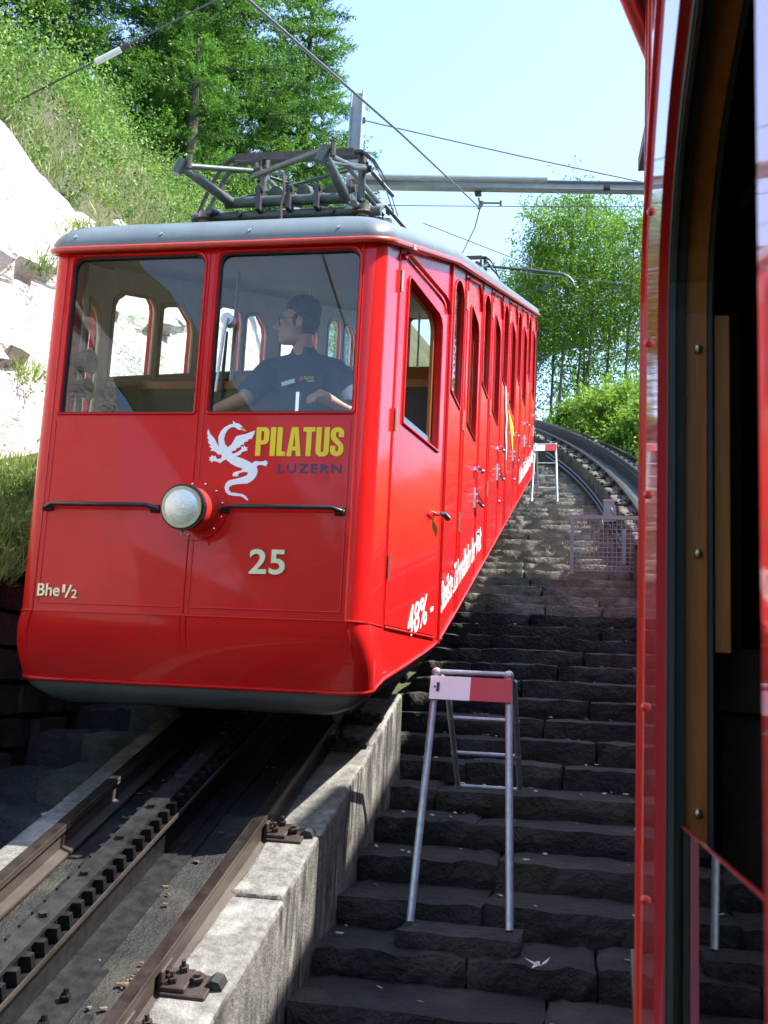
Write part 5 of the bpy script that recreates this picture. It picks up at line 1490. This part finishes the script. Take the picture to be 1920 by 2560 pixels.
MB().sbox(XO + .03, 4.08, -6.93, -6.9, .47, 2.84).build('rear_panel', 'ownred', own)
hk = MB().tube([(XO + .055, -3.665, .775), (XO + .075, -3.70, .772), (XO + .093, -3.74, .785), (XO + .100, -3.765, .81)], [.006, .007, .007, .008], 8)
hk.build('coat_hook', 'black', own, True)
# tapering cab and front
def taper(sd):
    x0, x1 = (XO + .012, XO + .15) if sd < 0 else (4.10, 3.96)
    b = MB().hexa([(x0, -3.05, oz0(-3.05)), (x1, -1.98, oz0(-1.98)), (x1 - sd * .03, -1.98, oz0(-1.98)), (x0 - sd * .03, -3.05, oz0(-3.05)),
                   (x0, -3.05, oz1(-3.05)), (x1, -1.98, oz1(-1.98)), (x1 - sd * .03, -1.98, oz1(-1.98)), (x0 - sd * .03, -3.05, oz1(-3.05))])
    return b.build('cab_side_panel', 'ownred', own)
taper(-1); taper(1)
panel('front_panel', [(2.25, oz0(-1.7)), (3.86, oz0(-1.7)), (3.86, oz1(-1.7)), (2.25, oz1(-1.7))],
      [rrect(2.32, 1.05, 3.0, 1.85, .05), rrect(3.1, 1.05, 3.78, 1.85, .05)], .03, frame_m((0, -1.70, 0), (1, 0, 0), (0, 0, 1), (0, -1, 0)), 'ownred', own)
for sd, xx in ((-1, 2.25), (1, 3.86)):
    b = MB(); rows = []
    for i in range(7):
        a = .5 * PI * i / 6
        x = xx + sd * .10 * math.sin(a); y = -1.70 - .28 * (1 - math.cos(a))
        rows.append([(x, y, oz0(y)), (x, y, oz1(y))])
    b.grid(rows); b.build('corner_pillar', 'ownred', own, True, 0)
# roof following the taper
def orow(d, hh):
    r_ = []
    for (x, y) in ((XO - .035 + d, -6.95), (XO - .035 + d, -5.0), (XO - .035 + d, -3.12), (XO + .045 + d, -2.6), (XO + .115 + d, -2.0), (2.25 + d * .5, -1.68 - d), (3.05, -1.66 - d)):
        r_.append((x, y, trk(y) + 2.84 + hh))
    return r_
b = MB()
for mir in (0, 1):
    rows = [orow(.06, -.004), orow(0, -.002), orow(-.004, .04), orow(.03, .12), orow(.12, .20), orow(.35, .25), orow(.75, .275)]
    if mir: rows = [[(6.10 - x, y, z) for x, y, z in r_] for r_ in rows]
    rows.append([(3.05, y, z + .0) for x, y, z in rows[-1]])
    b.grid(rows)
oroof = b.build('roof', 'roof', own, True, 60)
MB().tube([(x - .004, y, z - .012) for x, y, z in orow(0, 0)], .016, 8).build('gutter', 'ownred', oroof, True, 60)
MB().sbox(2.3, 3.8, -6.6, -2.2, .2, .46).build('underframe', 'black', own)
for y in (-5.9, -2.9):
    for sd in (1, -1): MB().cyl((3.05 + sd * .40, y, trk(y) + .22), (3.05 + sd * .47, y, trk(y) + .22), .24, n=20).build('wheel', 'clamp', own, True)

# ================================================================== ADDED BUILDING (out of frame on the right; it shades the steps)
SB0, SB1 = -11.0, 8.6
sb = empty('added_shade_building', (6.6, -1, trk(-1) - 1), 'added unseen building right of the tracks that shades the steps', 'building')
EX, EH = 4.75, 5.62
b = MB().hexa([(5.2, SB0, trk(SB0) - 2), (9, SB0, trk(SB0) - 2), (9, SB1 - .3, trk(SB1) - 4), (5.2, SB1 - .3, trk(SB1) - 4),
               (5.2, SB0, trk(SB0) + 5.3), (9, SB0, trk(SB0) + 5.3), (9, SB1 - .3, trk(SB1 - .3) + 5.3), (5.2, SB1 - .3, trk(SB1 - .3) + 5.3)])
b.build('wall', 'plaster', sb)
MB().box(EX + .02, EX + 1.2, .66, 1.20, trk(.9) + EH - .1, trk(.9) + EH + .62).build('shadow_box', 'plaster', sb)  # box added on the eaves to throw a shadow patch on the concrete wall
MB().hexa([(EX, SB0 - .3, trk(SB0 - .3) + EH - .14), (7.1, SB0 - .3, trk(SB0 - .3) + EH + .7), (7.1, SB1, trk(SB1) + EH + .7), (EX, SB1, trk(SB1) + EH - .14),
           (EX, SB0 - .3, trk(SB0 - .3) + EH), (7.1, SB0 - .3, trk(SB0 - .3) + EH + .86), (7.1, SB1, trk(SB1) + EH + .86), (EX, SB1, trk(SB1) + EH)]).build('roof', 'tile', sb)
MB().hexa([(7.104, SB0 - .3, trk(SB0 - .3) + EH + .7), (9.4, SB0 - .3, trk(SB0 - .3) + EH - .14), (9.4, SB1, trk(SB1) + EH - .14), (7.104, SB1, trk(SB1) + EH + .7),
           (7.104, SB0 - .3, trk(SB0 - .3) + EH + .86), (9.4, SB0 - .3, trk(SB0 - .3) + EH), (9.4, SB1, trk(SB1) + EH), (7.104, SB1, trk(SB1) + EH + .86)]).build('roof', 'tile', sb)
for i in range(7):
    y = SB0 + 1.3 + 2.7 * i; z = trk(y) + 1.6
    w_ = MB().box(5.17, 5.196, y, y + 1.1, z, z + 1.5).build('window', 'woodd', sb)
    MB().box(5.160, 5.168, y + .08, y + 1.02, z + .08, z + 1.42).build('pane', 'pane', w_)

# ================================================================== VEGETATION
def gz(x, y):
    if x < -3.50: return base(y) + bank(x, y)
    if x < -1.4: return base(y) + 1.0
    return base(y) - .75 - (max(0, x - 5.5) * .22)
def mesh_thing(name, verts, mat, parent=None):
    me = fast_mesh(name, verts); return link(name, me, mat, parent)
def larch(x, y, hgt, Lmax, label, seed, dens=1.0):
    global RNG
    RNG = np.random.default_rng(seed)
    z0 = gz(x, y) - .3
    root = empty('larch_tree', (x, y, z0), label, 'tree', 'larch trees on the bank')
    tr = MB(); tr.tube([(x, y, z0), (x + .1, y, z0 + hgt * .5), (x + .05, y, z0 + hgt)], [.20, .12, .015], 10)
    C_, D_ = [], []
    nb = int(78 * dens)
    for i in range(nb):
        t = .05 + .94 * (i + RNG.uniform(0, 1)) / nb
        az = i * 2.399 + RNG.uniform(-.4, .4)
        L = Lmax * (1 - t) ** .62 * RNG.uniform(.5, 1.12) + .25
        dr = np.array([math.cos(az), math.sin(az), 0.0]); pr = np.array([-dr[1], dr[0], 0.0])
        p0 = np.array([x + .08 * t, y, z0 + hgt * t])
        us = np.linspace(0, 1, 9)
        path = p0 + dr * (us * L)[:, None] + np.array([0, 0, 1.0]) * (L * (.05 * us - .50 * us ** 2 + .36 * us ** 4))[:, None] + pr * (RNG.normal(0, .04, 9).cumsum() * L * .4)[:, None]
        tr.tube([tuple(q) for q in path[::2]], [.030 * L / Lmax + .008, .022 * L / Lmax + .006, .014 * L / Lmax + .005, .008, .004], 5, False)
        nt_ = int(15 * L) + 5
        uu = RNG.uniform(.10, 1.0, nt_)
        for u in uu:
            k = u * 8; i0 = min(int(k), 7); q = path[i0] + (path[i0 + 1] - path[i0]) * (k - i0)
            sg = 1 if RNG.uniform() < .5 else -1
            tl = (.30 * L * (1 - u) + .26) * RNG.uniform(.6, 1.3)
            td = dr * .65 + pr * sg * RNG.uniform(.25, .95) + np.array([0, 0, RNG.uniform(-.55, .10)]); td /= np.linalg.norm(td)
            m_ = max(5, int(tl * 34))
            v = np.linspace(0, 1, m_)[:, None]
            pts = q + td * v * tl + np.array([0, 0, 1.0]) * (.30 * tl * v ** 2) + RNG.normal(0, .010, (m_, 3))
            C_.append(np.repeat(pts, 3, 0)); D_.append(np.repeat(np.tile(td, (m_, 1)), 3, 0))
    C_ = np.concatenate(C_); D_ = np.concatenate(D_)
    tr.build('trunk', 'bark', root, True, 60)
    mesh_thing('crown', leaf_verts(C_, .085, .026, D_, .85, .3), 'larch', root)
    return root
larch(-7.6, 17.0, 13.0, 4.0, 'feathery larch nearest the sky gap, right of the others above the pantograph', 21, 2.0)
larch(-10.9, 15.0, 13.0, 4.0, 'tall dense larch in the middle of the bank behind the insulator', 22, 1.8)
larch(-15.2, 13.4, 14.0, 4.0, 'dark larch filling the upper left corner of the bank', 23, 1.6)
larch(-5.7, 19.6, 8.5, 2.6, 'slender larch beside the mast, its lower boughs behind the pantograph', 26, 1.3)
larch(-9.8, 22.0, 12.0, 3.2, 'farthest larch, peeping between the two nearer ones', 24, 1.4)
larch(-6.6, 14.6, 4.6, 1.7, 'young small larch at the edge of the bank just left of the pantograph', 25, .7)

def broad(name, x, y, hgt, r0, crown0, spread, label, group, seed, nleaf, mat, lsize, z0=None, lean=(0, 0), limbs=14, blobs=.55):
    global RNG
    RNG = np.random.default_rng(seed)
    z0 = gz(x, y) - .2 if z0 is None else z0
    root = empty(name, (x, y, z0), label, 'tree' if 'tree' in name else 'bush', group)
    tr = MB(); tx_, ty_ = x + lean[0], y + lean[1]
    tr.tube([(x, y, z0), (x + lean[0] * .35 + .06, y + lean[1] * .4, z0 + hgt * .45), (tx_, ty_, z0 + hgt)], [r0, r0 * .7, .012], 8)
    cents = []
    for i in range(limbs):
        t = crown0 + (1 - crown0) * (i + .5) / limbs
        p = np.array([x + (tx_ - x) * t, y + (ty_ - y) * t, z0 + hgt * t])
        az = i * 2.4 + RNG.uniform(-.5, .5); L = spread * (1.05 - .55 * ((t - crown0) / (1 - crown0))) * RNG.uniform(.6, 1.15)
        e = p + np.array([math.cos(az) * L, math.sin(az) * L, L * RNG.uniform(.35, .95)])
        mid = (p + e) / 2 + np.array([0, 0, -.06 * L])
        tr.tube([tuple(p), tuple(mid), tuple(e)], [r0 * .38, r0 * .25, .008], 5, False)
        cents += [e, mid * .35 + e * .65 + RNG.normal(0, .25 * spread, 3), mid + RNG.normal(0, .2 * spread, 3)]
    cents.append(np.array([tx_, ty_, z0 + hgt])); cents = np.array(cents)
    per = nleaf // len(cents)
    # sprays: short twigs carrying leaves
    ns = max(1, per // 9)
    sp_c = np.repeat(cents, ns, 0) + RNG.normal(0, 1, (len(cents) * ns, 3)) * np.array([blobs, blobs, blobs * .8]) * spread * .5
    sp_d = unit(RNG.normal(size=sp_c.shape) + np.array([0, 0, -.15]))
    v = np.tile(np.linspace(0, 1, 9), len(sp_c))[:, None]
    pts = np.repeat(sp_c, 9, 0) + np.repeat(sp_d, 9, 0) * v * lsize * 3.2 + RNG.normal(0, lsize * .25, (len(sp_c) * 9, 3))
    tr.build('trunk', 'bark', root, True, 60)
    mesh_thing('crown', leaf_verts(pts, lsize, lsize * .42, np.repeat(sp_d, 9, 0), 1.0, .5), mat, root)
    return root
ORD = ['first', 'second', 'third', 'fourth', 'fifth', 'sixth', 'seventh', 'eighth', 'ninth', 'tenth', 'eleventh', 'twelfth']
spots = [(-.75, 33.5, 7.4, .8), (-.35, 31.5, 8.4, .95), (.10, 34.5, 9.4, 1.1), (.45, 32.0, 9.2, 1.1), (.95, 36.0, 9.6, 1.2), (1.4, 32.5, 8.8, 1.2), (2.05, 34.5, 8.7, 1.2), (2.65, 31.8, 8.0, 1.2), (3.5, 34, 8.2, 1.3), (4.9, 31, 8.5, 1.4)]
for i, (x, y, hh, sp_) in enumerate(spots):
    broad('ash_tree', x, y, hh, .06, .36, sp_, ORD[i] + ' slim-trunked leafy tree from the railcar in the grove beyond the curve', 'slim trees beyond the curve', 40 + i, 6200, 'ash', .14, base(y) - .9, (RNG.uniform(.1, .6), 0), 18, .62)
broad('ash_tree', -1.4, 36, 7.0, .08, .08, 1.5, 'low dense tree beside the railcar tail, left of the slim trunks', None, 62, 9000, 'ash', .14, base(36) - .8)
broad('ash_tree', 1.2, 40, 7.5, .08, .1, 2.0, 'low dense tree behind the slim trunks', None, 60, 7000, 'ash', .2, base(40) - .8)
broad('ash_tree', 4.6, 40, 9, .08, .1, 2.4, 'tall dense tree behind the slim trunks, hard against the red pillar', None, 61, 8000, 'ash', .2, base(40) - .8)
bl = [(1.75, 26.2, 'bright bush above the far bend of the rail'), (2.35, 23.4, 'bright leafy bush in the middle of the outer rail edge'), (2.95, 20.6, 'bright bush overhanging the outer rail beside the red pillar'),
      (3.5, 17.6, 'lowest bright bush, partly behind the red pillar'), (1.1, 28.6, 'small bush at the top of the bend, by the railcar end'), (2.9, 25.5, 'second-row bush behind the bright bushes')]
for i, (x, y, lb) in enumerate(bl):
    broad('leafy_bush', x, y, (1.2, 1.55, 1.15, 1.5, .9, 1.5)[i], .03, .05, (.7, .9, .7, .85, .5, .8)[i], lb, 'bushes along the outer rail', 70 + i, 6000, 'bush', .15, base(y) - .6, (.2, 0), 10, .42)
# trees down the line behind the camera (seen only as reflections in the windscreen)
for i, (x, y, hh, sp_) in enumerate(((-3.2, -19, 9.0, 2.4), (-2.4, -15, 7.8, 2.3), (.4, -17, 8.0, 2.4), (4.2, -20, 12, 3.0))):
    broad('ash_tree', x, y, hh, .16, .06, sp_, ORD[i] + ' tree from the rock in the row down the line behind the camera', 'trees down the line', 80 + i, 20000, 'ash', .19, base(y) - 1.2, (0, 0), 16, .8)
# undergrowth: uncountable
RNG = np.random.default_rng(5)
def scatter_bank(n, y0, y1, d0, d1, p=1.0):
    y = RNG.uniform(y0, y1, n); d = d0 + (d1 - d0) * RNG.uniform(0, 1, n) ** p
    return np.array([(-3.50 - dd, yy, gz(-3.51 - dd, yy)) for dd, yy in zip(d, y)])
def blades(c, n, spread, hgt, wid):
    p = np.repeat(c, n, 0); p[:, :2] += RNG.normal(0, spread, (len(p), 2))
    t = np.tile(np.array([[0.12, 0, 1.0]]), (len(p), 1))
    return leaf_verts(p, hgt, wid, t, .38, 0.0)
def clumps(c, n, rad, ls):
    p = np.repeat(c, n, 0); p = p + RNG.normal(0, 1, p.shape) * np.array([rad, rad, rad * .6]) + np.array([0, 0, rad * .6])
    return leaf_verts(p, ls, ls * .6, None, 1.0, .6)
tag(mesh_thing('bank_grass', np.concatenate([blades(scatter_bank(700, .2, 22, .25, 7.5, 1.3), 30, .14, .22, .012), blades(scatter_bank(60, 2.5, 9, 0.05, .4), 30, .05, .16, .012)]), 'grass'), 'rough green grass covering the steep bank', 'grass', kind='stuff')
tag(mesh_thing('bank_shrubs', np.concatenate([clumps(scatter_bank(420, .2, 22, .15, 6, 1.2), 190, .15, .046), clumps(scatter_bank(95, 3, 20, .3, 5), 560, .30, .052), clumps(scatter_bank(34, 5, 20, 1.6, 6), 1300, .50, .055)]), 'shrub'), 'leafy undergrowth over the steep bank', 'undergrowth', kind='stuff')
tag(mesh_thing('bank_ivy', clumps(scatter_bank(120, 3, 20, .3, 6), 330, .30, .05), 'larch'), 'dark ivy patches on the steep bank', 'undergrowth', kind='stuff')
tag(mesh_thing('bank_dry_grass', blades(scatter_bank(420, .5, 15, 0.05, 4.5, 1.2), 30, .12, .22, .010), 'drygrass'), 'pale dry grass tufts on the bank', 'grass', kind='stuff')
# verge below the rock and tufts on it
vy = RNG.uniform(-2, 8, 420); vx = -1.45 - RNG.uniform(0, 1.15, 420)
vc = np.array([(a, b_, base(b_) + .86 + .4 * (-1.42 - a)) for a, b_ in zip(vx, vy)])
tag(mesh_thing('verge_grass', np.concatenate([blades(vc, 60, .09, .21, .010), clumps(vc[:160], 110, .12, .04)]), 'grass'), 'grass and weeds along the foot of the rock', 'grass', kind='stuff')
tu = np.array([(-2.95, 3.5, base(3.5) + 3.0), (-3.1, 4.15, base(4.15) + 3.45), (-3.2, 4.9, base(4.9) + 3.5), (-2.75, 3.1, base(3.1) + 2.0)])
tag(mesh_thing('rock_tufts', np.concatenate([blades(tu, 90, .09, .24, .011), clumps(tu, 90, .10, .04)]), 'grass'), 'grass tufts growing from cracks in the pale rock', 'grass', kind='stuff')
gy = RNG.uniform(10, 46, 900); gx = np.array([cen2(min(a, 29)) for a in gy]) + .8 + RNG.uniform(-1.2, 6, 900) * (gy > 30) + RNG.uniform(0, 6, 900) * (gy <= 30)
gc = np.array([(a, b_, base(b_) - .6) for a, b_ in zip(gx, gy)])
tag(mesh_thing('grove_undergrowth', np.concatenate([blades(gc, 30, .25, .55, .03), clumps(gc, 40, .35, .13)]), 'ash'), 'undergrowth on the ground below the slim trees', 'undergrowth', kind='stuff')
# litter and dry leaves on the steps
b = MB(); rr_ = random.Random(9)
for i in range(150):
    n_ = rr_.randrange(0, 24); y = -3.35 + TREAD * n_ + rr_.uniform(.02, .36); x = rr_.uniform(.74, 2.3); z = trk(-3.35 + TREAD * n_) + NOSE + .006
    q = rr_.uniform(.006, .018); a = rr_.uniform(0, PI)
    b.obox((x, y, z), (q * math.cos(a), q * math.sin(a), 0), (-q * .6 * math.sin(a), q * .6 * math.cos(a), rr_.uniform(0, .004)), (0, 0, .002))
tag(b.build('step_litter', 'litter'), 'small pale chips and leaves scattered on the steps', 'litter', kind='stuff')
b = MB()
for i in range(110):
    y = rr_.uniform(-2.2, 1.0); x = rr_.uniform(-.40, .40) if i > 40 else .33 + rr_.gauss(0, .03); 
    if i <= 40: y = -1.0 + rr_.gauss(0, .09)
    z = trk(y) - .138; q = rr_.uniform(.004, .014); a = rr_.uniform(0, PI)
    b.obox((x, y, z), (q * math.cos(a), q * math.sin(a), 0), (-q * .7 * math.sin(a), q * .7 * math.cos(a), 0), (0, 0, .003))
tag(b.build('bed_litter', 'leaflitter'), 'dry leaves and chips lying on the track bed', 'litter', kind='stuff')
lf = MB(); c0 = Vector((1.72, .03, trk(.0) + NOSE + .03))
for k in range(6):
    a = k * 1.05; lf.add([c0, c0 + Vector((math.cos(a - .3) * .035, math.sin(a - .3) * .03, .015)), c0 + Vector((math.cos(a) * .075, math.sin(a) * .06, .03 * (k % 2))), c0 + Vector((math.cos(a + .3) * .035, math.sin(a + .3) * .03, .01))], [(0, 1, 2, 3)])
tag(lf.build('dry_leaf', 'litter'), 'curled pale leaf lying right of the near barrier foot', 'leaf')
